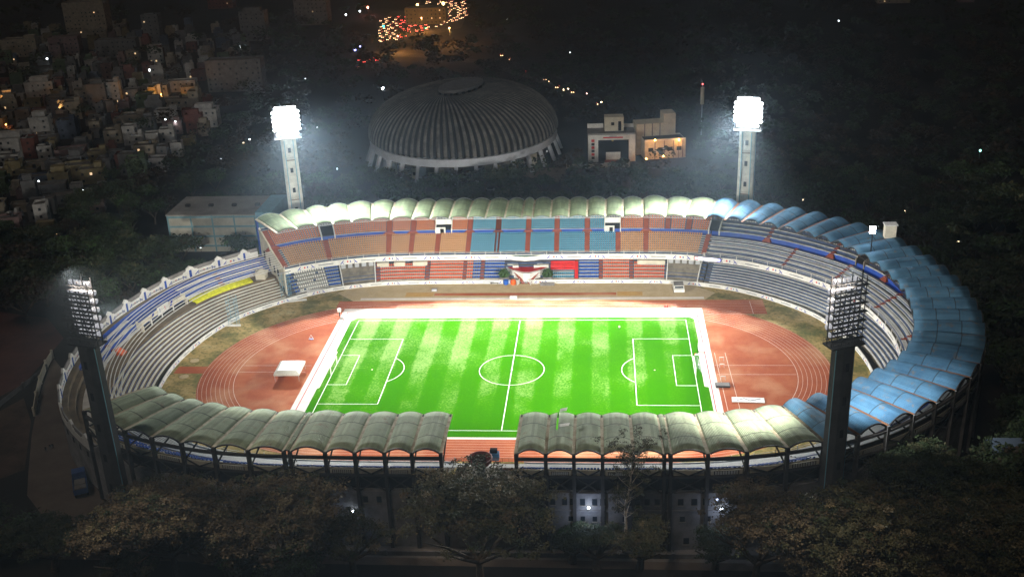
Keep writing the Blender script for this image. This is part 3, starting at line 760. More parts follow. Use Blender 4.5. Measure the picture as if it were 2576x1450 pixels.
# lower seating of the main stand
def slo(x): return sx(x,690,3.0)
z5l = lambda x: slo(Z5(x)); z6l = lambda x: slo(Z6(x))
lowr = RO_S['lo']
def blk(a, c, m, rows=None, **kw): 
    lo_, hi_ = min(a,c), max(a,c); seat_block(main, rows or lowr, lo_, hi_, m, **kw)
tun = [(z5l(1180),z5l(868)),(z6l(1880),z6l(1592))]
blk(z5l(720),z5l(360),'seat_white', missing=0.06, sz=1.1); blk(z5l(850),z5l(725),'seat_blue'); blk(z5l(355),z5l(285),'seat_blue')
blk(z5l(1225),z5l(1625),'seat_orange', rows=lowr[:5]); blk(z5l(1670),z5l(1970),'seat_orange'); blk(z5l(2005),z5l(2060),'seat_orange'); blk(z5l(2062),z5l(2128),'seat_blue'); blk(z5l(2172),z5l(2350),'seat_blue')
blk(z6l(545),z6l(745),'seat_teal', rows=lowr[:3]); blk(z6l(790),z6l(970),'seat_blue'); blk(z6l(1010),z6l(1252),'seat_orange'); blk(z6l(1295),z6l(1568),'seat_orange', rows=lowr[:5])
for s in (z5l(1205),z5l(1648),z5l(1988),z5l(2150),z6l(768),z6l(988),z6l(1272)): stair(main, lowr, s, 1.1)
for a,c in ((z5l(1200),z5l(1300)),(z5l(1345),z5l(1440)),(z5l(1510),z5l(1640)),(z6l(1325),z6l(1570))):
    b = MB(); lo_,hi_ = min(a,c),max(a,c); sweep(b, rect(0.37,4.1,0.44,5.4), lo_, hi_, 3, 0); b.build('press_box', Mt['cream'], main)
for a,c in tun:
    lo_,hi_ = min(a,c),max(a,c)
    b = MB(); sweep(b, [(0.09,0),(0.09,0.06),(0.50,6.3),(0.50,0)], lo_, hi_, 3, 0); b.build('entry_ramp', Mt['tread'], main)
    b = MB()
    for e in (lo_,hi_): sweep(b, [(0.09,0),(0.09,1.2),(0.49,6.6),(0.49,0)], e-0.15, e+0.15, 3, 0)
    b.build('ramp_wall', Mt['white'], main)
    for q in range(5):
        e = lo_+(hi_-lo_)*(q+0.5)/5; b = MB(); sweep(b, rect(0.38,4.6,0.39,6.4), e-0.7, e+0.7, 3, 0); b.build('partition', Mt['steel'], main)
# red sofas
for z_,t_ in ((3.9,0.35),(2.9,0.27)):
    b = MB(); a,c = z6l(530),z6l(750); lo_,hi_ = min(a,c),max(a,c)
    sweep(b, rect(t_,z_,t_+0.045,z_+0.55), lo_,hi_,3,0); sweep(b, rect(t_+0.04,z_+0.4,t_+0.055,z_+1.25), lo_,hi_,3,0); b.build('sofa', Mt['red'], main)
b = MB(); e = z6l(766); sweep(b, [(0.10,0.9),(0.10,1.0),(0.40,4.9),(0.40,4.5)], e-0.55,e+0.55,3,0); b.build('carpet', Mt['red'], main)

# ---- VIP podium in the middle of the main stand
px0 = at(1325,690,2)[0]
pod = root('vip_podium', (px0,66.5,0), 'red carpeted podium with white curved front in the middle of the far stand', 'podium')
b = MB(); P = [(-7.2,3.2),(-5.2,0.8),(-2.2,-1.2),(-0.9,-2.4),(1.2,-2.4),(2.4,-1.2),(5.4,0.8),(7.4,3.2),(7.2,7.2),(-7.0,7.2)]
n_=len(P); b.add([(x,y,0) for x,y in P]+[(x,y+0.9*0,3.35) for x,y in P],[tuple(range(n_-1,-1,-1)),tuple(range(n_,2*n_))]+[(i,(i+1)%n_,n_+(i+1)%n_,n_+i) for i in range(n_)])
b.build('podium_base', Mt['white'], pod)
b = MB(); P2 = [(-6.6,3.3),(-4.6,1.2),(-1.8,-0.4),(-0.6,-1.0),(0.9,-1.0),(2.1,-0.4),(4.8,1.2),(6.8,3.3),(6.8,7.0),(-6.6,7.0)]
b.add([(x,y,3.36) for x,y in P2]+[(x,y,3.40) for x,y in P2],[tuple(range(9,-1,-1)),tuple(range(10,20))]+[(i,(i+1)%10,10+(i+1)%10,10+i) for i in range(10)]); b.build('carpet', Mt['red'], pod)
b = MB(); 
for s_ in (-1,1):
    b.add([(s_*4.9,1.0,3.36),(s_*4.0,1.7,3.36),(s_*0.4,-3.4,0.2),(s_*1.3,-4.0,0.2),(s_*4.9,1.0,3.5),(s_*4.0,1.7,3.5),(s_*0.4,-3.4,0.32),(s_*1.3,-4.0,0.32)],[(0,1,2,3),(7,6,5,4),(0,3,7,4),(1,5,6,2),(0,4,5,1),(3,2,6,7)])
b.build('stair', Mt['redpaint'], pod)
b = MB(); b.add([(-3.6,1.5,3.0),(3.7,1.5,3.0),(0.1,-3.3,0.3),(-3.6,1.5,3.32),(3.7,1.5,3.32),(0.1,-3.3,0.6)],[(2,1,0),(3,4,5),(0,1,4,3),(1,2,5,4),(2,0,3,5)]); b.build('sloping_panel', Mt['white'], pod)
b = MB(); P3=[(-6.6,-2.0),(-3,-3.4),(0,-3.9),(3,-3.4),(6.4,-2.0),(6.4,-1.0),(-6.6,-1.0)]; 
b.add([(x,y,8.5) for x,y in P3]+[(x,y,9.9) for x,y in P3],[tuple(range(6,-1,-1))]+[(i,(i+1)%7,7+(i+1)%7,7+i) for i in range(7)]); o = b.build('balcony', Mt['white'], pod)
b = MB(); b.add([(x*0.94,y+0.25 if y < -1.5 else y,9.92) for x,y in P3],[tuple(range(7))]); b.build('balcony_floor', mat('teal_floor',(0.07,0.18,0.17),0.7), o)
for x,y,w in ((-5.0,4.6,1.8),(-3.9,3.4,1.0),(3.3,3.4,1.0),(4.3,5.0,0.9),(5.6,3.8,1.7)):
    b = MB(); b.box(-w,-0.6,0.62,w,0.6,0.78); b.box(-w*0.9,-0.5,0,-w*0.8,0.5,0.62); b.box(w*0.8,-0.5,0,w*0.9,0.5,0.62); b.box(-w,-0.62,0.1,w,-0.58,0.7)
    o = b.build('cloth_table', Mt['seat_white'], None); tag(o, {(-5.0,4.6):'long white clothed table at the back left of the red podium',(-3.9,3.4):'small white table at the front left of the red podium',(3.3,3.4):'small white table front right of centre on the red podium',(4.3,5.0):'small cream table at the back right of the red podium',(5.6,3.8):'long white clothed table at the right end of the red podium'}[(x,y)], 'table', 'white tables on the podium')
    o.location = (px0+x,66.5+y,3.40)

# ---- east curved stand (right end)
east = root('curved_stand', (0,0,0), 'curved bench stand at the right end under a blue scalloped roof', 'grandstand')
s_e0 = S_NR; s_e1 = S_FR
if s_e1 < s_e0: s_e1 += RL
mb_s = S_MB
while mb_s < s_e0: mb_s += RL
tiers(east, s_e0, mb_s-0.4, 'bench', tb=1.031)
bench_rows(east, RO_B['lo'], s_e0, mb_s-2.0, 0.46)
bench_rows(east, RO_B['u1'], s_e0, mb_s-1.2, 0.48)
gateb = sx((2000+1160/2.637)/1.13005,(550+500/2.637)/1.13005,15)
while gateb < s_e0: gateb += RL
bench_rows(east, RO_B['u2'], gateb+1.2, mb_s-2.4, 0.42); bench_rows(east, RO_B['u2'], s_e0, gateb-1.2, 0.42)
Y1 = lambda x,y,z: sx((2000+x/2.637)/1.13005,(550+y/2.637)/1.13005,z)
for (x,y) in ((455,320),(935,430),(1310,600)):
    stair(east, RO_B['u2'], Y1(x,y,15), 0.9, fan=True)
for (x,y) in ((600,510),(1030,610),(1330,820),(1470,1060)): stair(east, RO_B['u1'], Y1(x,y,10.5), 0.8)
b = MB()
for e in (-1,1): sweep(b, [(0.585,13.9),(0.585,16.4),(0.9,19.4),(0.9,13.9)], gateb+e*1.2-0.12, gateb+e*1.2+0.12, 3, 0)
o = b.build('entrance', Mt['concrete'], east)
b = MB(); sweep(b, rect(0.61,13.95,0.88,17.0), gateb-1.05, gateb+1.05, 3, 0); b.build('opening', Mt['black'], o)
fascia(east, s_e0, mb_s-0.4, gap=15.0)
build_roof(east, east_v, False, True, skip_last=True, colmat='darkwall')
exterior(east, [s for s in east_v if s < s_e0+95], wall=True, dm='darkwall')
b = MB(); sweep(b, rect(0.88,0,0.89,16.2), s_e0, mb_s-0.5, 3, 0, 1.0); b.build('shade_backing', Mt['black'], east)  # black sheet standing in for the shade under the deck
# scoreboard on the fascia, right of the main stand
sb = root('led_screen', W(sx(Z6(1958),659,8.9),0.02,9.2), 'long lit blue and white display strip on the balcony of the far stand', 'screen')
a_ = Sof(sb.location.x, sb.location.y); A = Vector(W(a_+2.9,0.02,9.2)); B_ = Vector(W(a_-2.9,0.02,9.2)); dv = (B_-A); ang = math.atan2(dv.y,dv.x)
sb.rotation_euler = (0,0,ang)
b = MB(); b.box(-4.4,-0.1,-0.5,4.4,0.2,0.9); b.build('casing', Mt['darkmetal'], sb)
b = MB(); b.box(-3.0,-0.13,-0.3,3.0,-0.11,0.7); b.build('display', emat('screen_white',(0.75,0.72,1.0),2.2,False), sb)
b = MB(); b.box(3.02,-0.13,-0.3,4.2,-0.11,0.7); b.build('display', emat('screen_blue',(0.05,0.08,0.9),1.5,False), sb)
b = MB(); b.box(-4.2,-0.13,-0.3,-3.02,-0.11,0.7); b.build('display', emat('screen_red',(0.8,0.05,0.15),1.2,False), sb)

# ---- near side stands
def near_stand(vs, label, dirn):
    r = root('near_grandstand', (0,0,0), label, 'grandstand')
    tiers(r, vs[0], vs[-1], 'seats', lip=0.15, tb=1.045)
    for i,(a,c) in enumerate(zip(vs,vs[1:])):
        if c-a < 3: continue
        seat_block(r, RO_S['u2'][2:], a+0.5, c-0.5, 'seat_blue', missing=0.18)
    b = MB(); sweep(b, rect(0.90,0,0.91,16.6), vs[0], vs[-1], 3, 0, 1.0); b.build('shade_backing', Mt['black'], r)  # added black backing that keeps the void below the seats dark
    fascia(r, vs[0], vs[-1], ads=False)
    build_roof(r, vs, True, True, colmat='outer', hole=(1,(4,),(0,1,2)) if dirn > 0 else None)
    exterior(r, vs)
    b = MB()
    for s in arange_s(vs[0],vs[-1],2.4): p = W(s,0.50,10.0,1.0); b.bar((p[0],p[1],9.0),(p[0],p[1],11.2),0.07)
    ss = arange_s(vs[0],vs[-1],3)
    return r
nr = near_stand(nr_v, 'near grandstand right of the gap, seen from behind under a pale green scalloped roof', 1)
nl = near_stand(nl_v, 'near grandstand left of the gap, seen from behind under a dull green scalloped roof', -1)
for (a_,j_,l_,w_) in ((0.42,0.05,1.6,1.3),(0.44,0.44,2.2,1.2)):
    s = nr_v[1]+(nr_v[2]-nr_v[1])*a_; b = MB(); t_ = 0.1+0.9*j_
    A = Vector(W(s,t_,24.75,1.0)); U = (Vector(W(s+1,t_,0,1))-Vector(W(s,t_,0,1))).normalized(); Vv = (Vector(W(s,t_+0.05,0,1))-Vector(W(s,t_,0,1))).normalized()
    P = [A,A+U*l_+Vector((0,0,0.35)),A+U*l_*0.9+Vv*w_*1.3+Vector((0,0,0.5)),A+Vv*w_]
    b.add(P+[p_-Vector((0,0,0.06)) for p_ in P],[(0,1,2,3),(7,6,5,4),(0,4,5,1),(1,5,6,2),(2,6,7,3),(3,7,4,0)]); b.build('loose_sheet', Mt['seat_white'], nr)
# windows in the near outer wall
def wall_window(parent, s, z, w=1.0, h=1.5, lit=False):
    b = MB(); sweep(b, rect(0.987,z,0.9945,z+h), s-w/2, s+w/2, 3, 0, 1.0); o = b.build('window', Mt['glass'] if not lit else Mt['darkwall'], parent)
    b = MB(); sweep(b, rect(0.9912,z-0.18,1.001,z-0.04), s-w/2-0.12, s+w/2+0.12, 3, 0, 1.0); b.build('sill', Mt['concrete'], o)
for x in (15.3,17.7,19.2,21.5,24.0,25.6,31.0,32.4,34.6,36.8,41.5,44.0,46.6,49.0,52,55,58): wall_window(nr, outer_near(x), 11.0)
for x in (14.6,18.8,21.3,23.9,25.6,30.3,32.4,34.6,36.9,42.0,47,52): wall_window(nr, outer_near(x), 7.0, 0.9, 1.2)
for x in (23.8,25.5,36.5,43,49): wall_window(nr, outer_near(x), 1.4, 1.0, 1.5)
for x in (-12,-15,-21,-24,-30,-33,-42,-47): wall_window(nl, outer_near(x), 11.0)
b = MB(); sweep(b, rect(0.991,9.55,1.005,9.8), outer_near(7.9), outer_near(66), 3, 0, 1.0); b.build('string_course', Mt['darkwall'], nr)
# gap between the near stands: low stepped terrace
gp = root('gap_terrace', (0,0,0), 'low grey stepped terrace in the gap between the two near stands', 'terrace')
b = MB(); prof = [(0.28,0),(0.28,8.4),(0.05,8.4),(0.05,9.7),(0.35,9.7),(0.35,10.2),(0.5,10.2),(0.5,10.6),(0.65,10.6),(0.65,11.0),(0.98,11.0),(0.98,0)]
sweep(b, prof, S_GL+0.5, S_GR-0.5, 3, 0, 1.0); b.build('steps', Mt['concrete'], gp)
b = MB()
ss = arange_s(S_GL+0.5,S_GR-0.5,1.6)
for s in ss: p = W(s,0.055,0,1.0); b.bar((p[0],p[1],9.7),(p[0],p[1],11.2),0.07)
for zz in (10.3,10.8,11.2):
    for a,c in zip(ss,ss[1:]): b.bar(W(a,0.055,zz,1.0),W(c,0.055,zz,1.0),0.06)
b.build('railing', Mt['gutterred'], gp)
b = MB(); b.box(3.6,-67.2,9.71,7.2,-65.6,10.5); b.build('awning', Mt['redpaint'], gp)
b = MB(); c_ = at(1243,1155,10); b.box(c_[0]-1.1,c_[1],9.71,c_[0]+1.1,c_[1]+1.5,11.4); o_ = b.build('shed', Mt['hallblue0'], gp); b = MB(); b.box(c_[0]-0.9,c_[1]+0.4,11.41,c_[0]+0.7,c_[1]+1.3,12.3); b.build('shed_top', Mt['black'], gp)
b = MB(); b.box(-6.5,-76,11.01,-3.5,-74,12.4); b.build('block', Mt['darkwall'], gp)
# cauldron
cd = root('torch_cauldron', (at(1208,1150,17.6)[0], at(1208,1150,17.6)[1], 0), 'big round concrete cauldron bowl holding a dry bush, on a pillar in the near gap', 'cauldron')
b = MB(); b.lathe([(0,0),(1.3,0),(1.0,8),(0.9,15.2),(1.3,15.6),(0,15.6)], n=16); b.build('pillar', Mt['darkwall'], cd)
b = MB(); b.lathe([(0.9,15.6),(1.9,16.1),(2.55,17.0),(2.6,17.7),(2.4,17.7),(2.2,17.0),(1.2,16.4),(0,16.3)], n=24); b.build('bowl', mat('bowl_red',(0.22,0.05,0.03),0.6,0.2,1.0), cd, smooth=True)

# ---- west open terrace (left end)
west = root('open_terrace', (0,0,0), 'open bench terrace at the left end without a roof, white gabled parapet on top', 'terrace')
w0 = S_FL-0.2; w1 = S_NL+6
prof = [(0.07,0),(0.07,0.9)]; mi = [0,0]; t=0.07; z=0.9; WL = []
for i in range(8): WL.append((t,z,0.05)); prof += [(t+0.05,z),(t+0.05,z+0.6)]; mi += [0,0]; t += 0.05; z += 0.6
prof += [(0.65,z),(0.65,z+1.1)]; mi += [0,0]; zc = z+1.1; WU = []
t=0.65
for i in range(3): WU.append((t,zc,0.07)); prof += [(t+0.07,zc),(t+0.07,zc+1.25)]; mi += [0,1]; t += 0.07; zc += 1.25
prof += [(0.93,zc),(0.93,0)]; mi = (mi+[0]*9)[:len(prof)]
xw = lambda X,Y,z: (lambda p: Sof(p[0],p[1]))(at((150+X/2.417)/1.13005,(600+Y/2.417)/1.13005,z))
sC = xw(400,1020,8); sQ = sC+7
mi2 = [1 if (0.649 < prof[q][0] and max(prof[q][0],prof[(q+1) % len(prof)][0]) < 0.861 and prof[q][1] > 6.5 and q < len(prof)-3) else 0 for q in range(len(prof))]
b = MB(); sweep(b, prof, w0, sQ, 2.5, mi2, 1.0); sweep(b, prof, sQ, w1, 2.5, 0, 1.0); b.build('concrete_steps', [mat('terrace_brown',(0.16,0.12,0.07),0.85,0.3,0.3), Mt['bluepaint']], west)
bench_rows(west, WL, w0+1.0, w1-2, 0.48, 0.5, k=1.0, m='seat_white')
for t,z,dt in WL:
    b = MB(); sweep(b, rect(t+dt*0.78,z-0.1,t+dt*0.98,z+0.04), w0+1, w1-2, 2.5, 0, 1.0); b.build('blue_stripe', Mt['bluepaint'], west)
xw = lambda X,Y,z: (lambda p: Sof(p[0],p[1]))(at((150+X/2.417)/1.13005,(600+Y/2.417)/1.13005,z))
sA = xw(910,590,8); sB = xw(590,780,8)
bench_rows(west, WU, w0+2, sA-0.5, 0.62, 0.6, k=1.0, m='seat_white')
sC = xw(400,1020,8)
bench_rows(west, WU, sB+0.5, sQ-0.3, 0.62, 0.6, k=1.0, m='seat_white')
# canopy over the entrance between sA and sB
b = MB(); sweep(b, rect(0.64,7.6,0.80,8.0), sA, sB, 2.5, 0, 1.0); sweep(b, rect(0.635,8.0,0.65,9.1), sA, sB, 2.5, 0, 1.0)
for e in (sA,sB): sweep(b, [(0.61,5.7),(0.61,7.6),(0.72,9.2),(0.72,5.7)], e-0.12,e+0.12,3,0,1.0)
o = b.build('entrance_canopy', Mt['cream'], west)
for s in arange_s(sA,sB,5.0)[1:-1]: b = MB(); c = W(s,0.655,0,1.0); b.obox(c,0.3,0.3,5.7,7.6,0); b.build('post', Mt['white'], o)
b = MB(); sweep(b, rect(0.646,5.72,0.652,7.0), sA+0.3, sB-0.3, 2.5, 0, 1.0); b.build('opening', Mt['black'], o)
b = MB(); sweep(b, rect(0.625,7.4,0.634,9.9), (sA+sB)/2-2.6, (sA+sB)/2+2.0, 3, 0, 1.0); bd = b.build('sign_board', Mt['white'], west)
for ch_, off, mm in (('6',-0.8,'adred'),('5',1.3,'adblue')):
    s = (sA+sB)/2-0.3+off; p,n = ringp(s); c = W(s,0.623,8.6,1.0)
    text_obj(ch_, 1.6, Mt[mm], bd, c, math.atan2(n[1],n[0])+math.pi/2+math.pi if False else math.atan2(-n[1],-n[0])+math.pi/2)
for s0_ in ((sA+sB)/2-4.5,(sA+sB)/2+3.3):
    b = MB(); b.add([W(s0_,0.626,9.6,1.0),W(s0_+0.7,0.626,9.6,1.0),W(s0_+1.5,0.626,8.0,1.0),W(s0_+0.6,0.626,8.0,1.0)],[(0,1,2,3)]); b.build('advert', Mt['adblue'], bd)
# second canopy further down the left
sD = sC+14; sE = sD+16
b = MB(); sweep(b, rect(0.64,7.6,0.80,8.0), sD, sE, 2.5, 0, 1.0); sweep(b, rect(0.60,7.2,0.62,9.4), sD, sE, 2.5, 0, 1.0); o2 = b.build('entrance_canopy', Mt['white'], west)
ad_marks(o2, [sD+4,sD+9], 0.60, 7.5, 1.7, 1.0)
# parapet with gables
b = MB(); sweep(b, rect(0.93,0,0.945,13.6), w0+1.5, w1, 2.5, 0, 1.0); b.build('outer_wall', Mt['darkwall'], west)
b = MB(); sweep(b, rect(0.925,zc,0.95,zc+1.9), w0+1.5, w1, 2.5, 0, 1.0); par = b.build('parapet', Mt['white'], west)
gx = [w0+5.5+7.3*i for i in range(int((w1-w0-6)/7.3)+1)]
for s in gx:
    b = MB(); P = [(-2.0,1.7),(-1.7,2.3),(-1.1,2.5),(-0.8,3.2),(0,3.9),(0.8,3.2),(1.1,2.5),(1.7,2.3),(2.0,1.7)]
    A = [W(s+x,0.925,zc+h,1.0) for x,h in P]; B2 = [W(s+x,0.95,zc+h,1.0) for x,h in P]; n_=9
    b.add(A+B2,[tuple(range(n_-1,-1,-1)),tuple(range(n_,2*n_))]+[(i,(i+1)%n_,n_+(i+1)%n_,n_+i) for i in range(n_)]); b.build('gable', Mt['white'], west)
    b = MB(); sweep(b, rect(0.917,zc,0.925,zc+2.5), s-0.28, s+0.28, 3, 0, 1.0); b.build('pilaster', Mt['bluepaint'], west)
ad_marks(par, [s+3.65 for s in gx], 0.925, zc+0.25, 1.3, 1.0)
# stairs
for (X,Y) in ((1180,460),(390,900)): 
    stair(west, [(t,z,dt) for t,z,dt in WU], xw(X,Y,9.5), 1.1, k=1.0)
b = MB(); s = xw(450,950,7); sweep(b, [(0.56,5.7),(0.56,5.9),(0.655,7.4),(0.655,5.7)], s-1.1, s+1.1, 3, 0, 1.0); b.build('stair', Mt['orange'], west)
# small windows in the outer wall, lower left
for i in range(8): 
    s = w1-4-i*3.6; b = MB(); sweep(b, rect(0.944,8.2-0.0*i,0.949,9.6), s-0.35, s+0.35, 3, 0, 1.0); b.build('window', Mt['black'], west)
# yellow cover draped in front of the upper rows
s = xw(970,630,5.9); s2 = xw(1370,480,5.9); b = MB(); ss = arange_s(min(s,s2),max(s,s2),0.8); rows = []
for i,q in enumerate(ss):
    j = 0.12*math.sin(i*1.7); e = 0.13*math.sin(i*2.9)+0.1*random.random()
    rows.append([W(q,0.49,5.75,1.0),W(q,0.505+j*0.02,6.1+j,1.0),W(q,0.55,6.3+e,1.0),W(q,0.59,6.55-j,1.0),W(q,0.625,6.9+e*0.6,1.0),W(q,0.628,5.75,1.0)])
b.grid(rows, flip=False); o = b.build('yellow_tarpaulin', Mt['yellow'], None, smooth=True); tag(o,'long crumpled yellow tarpaulin on the walkway of the open left terrace','tarpaulin')
mod = o.modifiers.new('thick','SOLIDIFY'); mod.thickness = 0.06
# small pavilion roof on the open terrace near the main stand
c = at((150+1430/2.417)/1.13005,(600+405/2.417)/1.13005,8.5); kr = root('kiosk', (c[0],c[1],5.7), 'small kiosk with pyramid roof where the open left terrace meets the main stand', 'kiosk')
b = MB(); b.box(-1.6,-1.6,0,1.6,1.6,1.9); b.build('wall', Mt['cream'], kr)
b = MB(); b.obox((0,0),2.2,2.2,1.9,3.4,R(10),0,0.03); b.build('roof', Mt['cream'], kr)
# white mobile cabin beside kiosk
# scaffold towers
def scaffold(px, py, h, label):
    c = at(px,py,0); r = root('scaffold_tower', (c[0],c[1],0), label, 'scaffold', 'thin scaffold towers at the left bend')
    b = MB(); w = 1.3
    for x in (-w,w):
        for y in (-w,w): b.bar((x,y,0),(x,y,h),0.09)
    k = 0
    while k*2 < h:
        zz = k*2
        for (a,c_) in (((-w,-w),(w,-w)),((w,-w),(w,w)),((w,w),(-w,w)),((-w,w),(-w,-w))): b.bar((*a,zz),(*c_,zz),0.07); b.bar((*a,zz),(*c_,min(h,zz+2)),0.05)
        k += 1
    b.build('frame', Mt['ltblue'], r)
    b = MB(); b.box(-2.4,-1.7,0,2.4,-1.0,0.5); b.build('ballast', Mt['white'], r)
scaffold(590,815,9.5,'thin pale scaffold tower by the perimeter wall at the middle of the left bend')
scaffold(722,752,9.0,'thin pale scaffold tower by the perimeter wall where the bend meets the main stand')

# ------------------------------------------------------------------ floodlight towers
lamp_me = None
Mt['lampglow'] = emat('lamp_glow', (0.95,0.98,1.0), 130.0)
Mt['lampdim'] = mat('lamp_glass_dim', (0.7,0.75,0.8), 0.3, emit=(0.9,0.95,1.0), estr=15)
Mt['lampcase_glow'] = mat('lamp_case_glow', (0.75,0.75,0.75), 0.4, emit=(0.9,0.9,1.0), estr=0.35)  # casing given a faint glow so it shows bright from behind
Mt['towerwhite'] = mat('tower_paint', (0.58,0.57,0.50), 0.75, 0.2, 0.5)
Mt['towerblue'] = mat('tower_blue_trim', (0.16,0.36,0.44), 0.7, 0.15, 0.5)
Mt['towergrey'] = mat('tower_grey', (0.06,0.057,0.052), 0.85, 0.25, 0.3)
def tower(x, y, zp, label, far):
    r = root('floodlight_tower', (x,y,0), label, 'floodlight tower', 'the four floodlight towers around the stadium')
    yaw = math.atan2(-y,-x)-math.pi/2       # local +y faces the pitch
    yaw = math.atan2(-y,-x*(0.35 if far else (0.3 if x < 0 else 0.5)))-math.pi/2
    r.rotation_euler = (0,0,yaw)
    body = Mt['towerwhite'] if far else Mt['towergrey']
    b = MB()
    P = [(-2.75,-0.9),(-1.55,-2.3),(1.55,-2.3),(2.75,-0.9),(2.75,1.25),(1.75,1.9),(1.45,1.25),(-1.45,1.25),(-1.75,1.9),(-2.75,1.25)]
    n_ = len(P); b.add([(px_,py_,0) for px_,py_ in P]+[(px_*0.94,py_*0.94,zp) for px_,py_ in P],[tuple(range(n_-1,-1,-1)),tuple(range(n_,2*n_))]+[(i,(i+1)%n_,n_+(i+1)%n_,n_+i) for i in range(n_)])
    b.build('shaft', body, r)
    for xx_ in (-1,1):
        b = MB(); b.bar((xx_*1.62,1.93,0),(xx_*1.62*0.94,1.93*0.94,zp-0.5),0.28,0.12); b.build('trim', Mt['towerblue'], r)
        b = MB(); b.bar((xx_*2.78,-0.9,0),(xx_*2.78*0.94,-0.9*0.94,zp-0.5),0.12,0.25); b.build('trim', Mt['towerblue'], r)
    z = zp-5
    k = 0
    while z > 8:
        for yy,s_ in ((1.25,1),(-2.3,-1)):
            b = MB(); yy2 = yy*(1-0.06*z/zp); b.box(-0.5,yy2-0.05 if s_>0 else yy2-0.06,z,0.5,yy2+0.06 if s_>0 else yy2+0.05,z+1.7); b.build('window', Mt['black'] if far else Mt['black'], r)
        if k % 2 == 0:
            b = MB(); b.box(-1.4,1.2,z-2.7,1.4,1.95,z-2.5); 
            for q in range(8): b.bar((-1.35+q*0.386,1.92,z-2.5),(-1.35+q*0.386,1.92,z-1.6),0.05)
            b.bar((-1.35,1.92,z-1.6),(1.35,1.92,z-1.6),0.06); b.build('balcony', mat('balcony_rust',(0.25,0.2,0.15),0.8), r)
        z -= 7.2; k += 1
    # head
    HW_, HH = 4.3, (12.6 if far else 14.4)
    b = MB(); b.box(-4.6,-2.2,zp,4.6,2.2,zp+0.35)
    for q in range(17): xq = -4.5+9*q/16; b.bar((xq,2.15,zp+0.3),(xq,2.15,zp+1.4),0.06); b.bar((xq,-2.15,zp+0.3),(xq,-2.15,zp+1.4),0.06)
    for yy in (-2.15,2.15):
        for zz in (0.85,1.4): b.bar((-4.5,yy,zp+zz),(4.5,yy,zp+zz),0.07)
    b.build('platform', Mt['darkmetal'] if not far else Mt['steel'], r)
    b = MB(); lean = 0.10
    fy = lambda zz: 0.9+0.0*zz
    for xq in (-HW_,-HW_/3,HW_/3,HW_): b.bar((xq,0.9,zp+0.3),(xq,0.9,zp+HH),0.24); b.bar((xq,-0.9,zp+0.3),(xq,-0.9,zp+HH*0.96),0.2)
    rowsz = [2.0+i*(1.5 if far else 1.8) for i in range(7)]
    for i,zz in enumerate(rowsz):
        b.bar((-HW_-0.3,0.95,zp+zz-0.55),(HW_+0.3,0.95,zp+zz-0.55),0.22); b.bar((-HW_,-0.9,zp+zz-0.55),(HW_,-0.9,zp+zz-0.55),0.16)
        for xq in (-HW_,-HW_/3,HW_/3,HW_): b.bar((xq,-0.9,zp+zz-0.55),(xq,0.95,zp+zz-0.55),0.14)
        s_ = 1 if i % 2 else -1
        for x0_,x1_ in ((-HW_,-HW_/3),(-HW_/3,HW_/3),(HW_/3,HW_)):
            b.bar((x0_ if s_>0 else x1_,-0.9,zp+zz-0.55),(x1_ if s_>0 else x0_,-0.9,zp+zz+1.07),0.12)
    b.build('lamp_frame', Mt['darkmetal'], r)
    for i,zz in enumerate(rowsz):
        b = MB(); b.box(-HW_-0.4,-1.9,zp+zz-0.62,HW_+0.4,-0.9,zp+zz-0.56)
        b.bar((-HW_-0.4,-1.88,zp+zz+0.35),(HW_+0.4,-1.88,zp+zz+0.35),0.07); b.build('catwalk', Mt['darkmetal'], r)
    global lamp_me, lamp_dim
    if lamp_me is None:
        b = MB(); b.tube((0,-0.45,0.1),(0,0.25,-0.03),0.28,0.6,n=10,mi=0); b.tube((0,0.25,-0.03),(0,0.28,-0.035),0.6,0.6,n=10,mi=1); b.bar((-0.5,0,-0.5),(-0.5,0,0.05),0.06); b.bar((0.5,0,-0.5),(0.5,0,0.05),0.06)
        o = b.build('lamp', [Mt['lampcase_glow'],Mt['lampglow']], r); lamp_me = o.data; lamp_dim = lamp_me.copy(); lamp_dim.materials.clear(); lamp_dim.materials.append(Mt['lampcase_glow']); lamp_dim.materials.append(Mt['lampdim'])
    for i,zz in enumerate(rowsz):
        for q in range(9):
            xq = -HW_+0.25+(2*HW_-0.5)*q/8
            if q in (0,8) and i in (0,6): continue
            if i == 0 and q == 0: continue
            if len(r.children) and False: pass
            o = bpy.data.objects.new('lamp', lamp_me if far else lamp_dim); COL.objects.link(o); o.parent = r; o.location = (xq,1.45,zp+zz); o.rotation_euler = (R(-22),0,0)
    for ob in list(r.children):
        if ob.name.startswith('lamp') and ob.location.length < 0.01 and ob.data == lamp_me: bpy.data.objects.remove(ob)
    return r
tl = {'far_left':'lit white floodlight tower behind the left end of the main grandstand','far_right':'lit white floodlight tower behind the blue roof at the far right','near_left':'dark floodlight tower in front of the left end, seen from behind','near_right':'dark floodlight tower in front of the blue roof, seen from behind'}
for nm,x,y,zp in TOWERS:
    t_ = tower(x,y,zp,tl[nm],nm.startswith('far'))
    if nm.startswith('near'): t_.scale = (0.78,0.78,1)

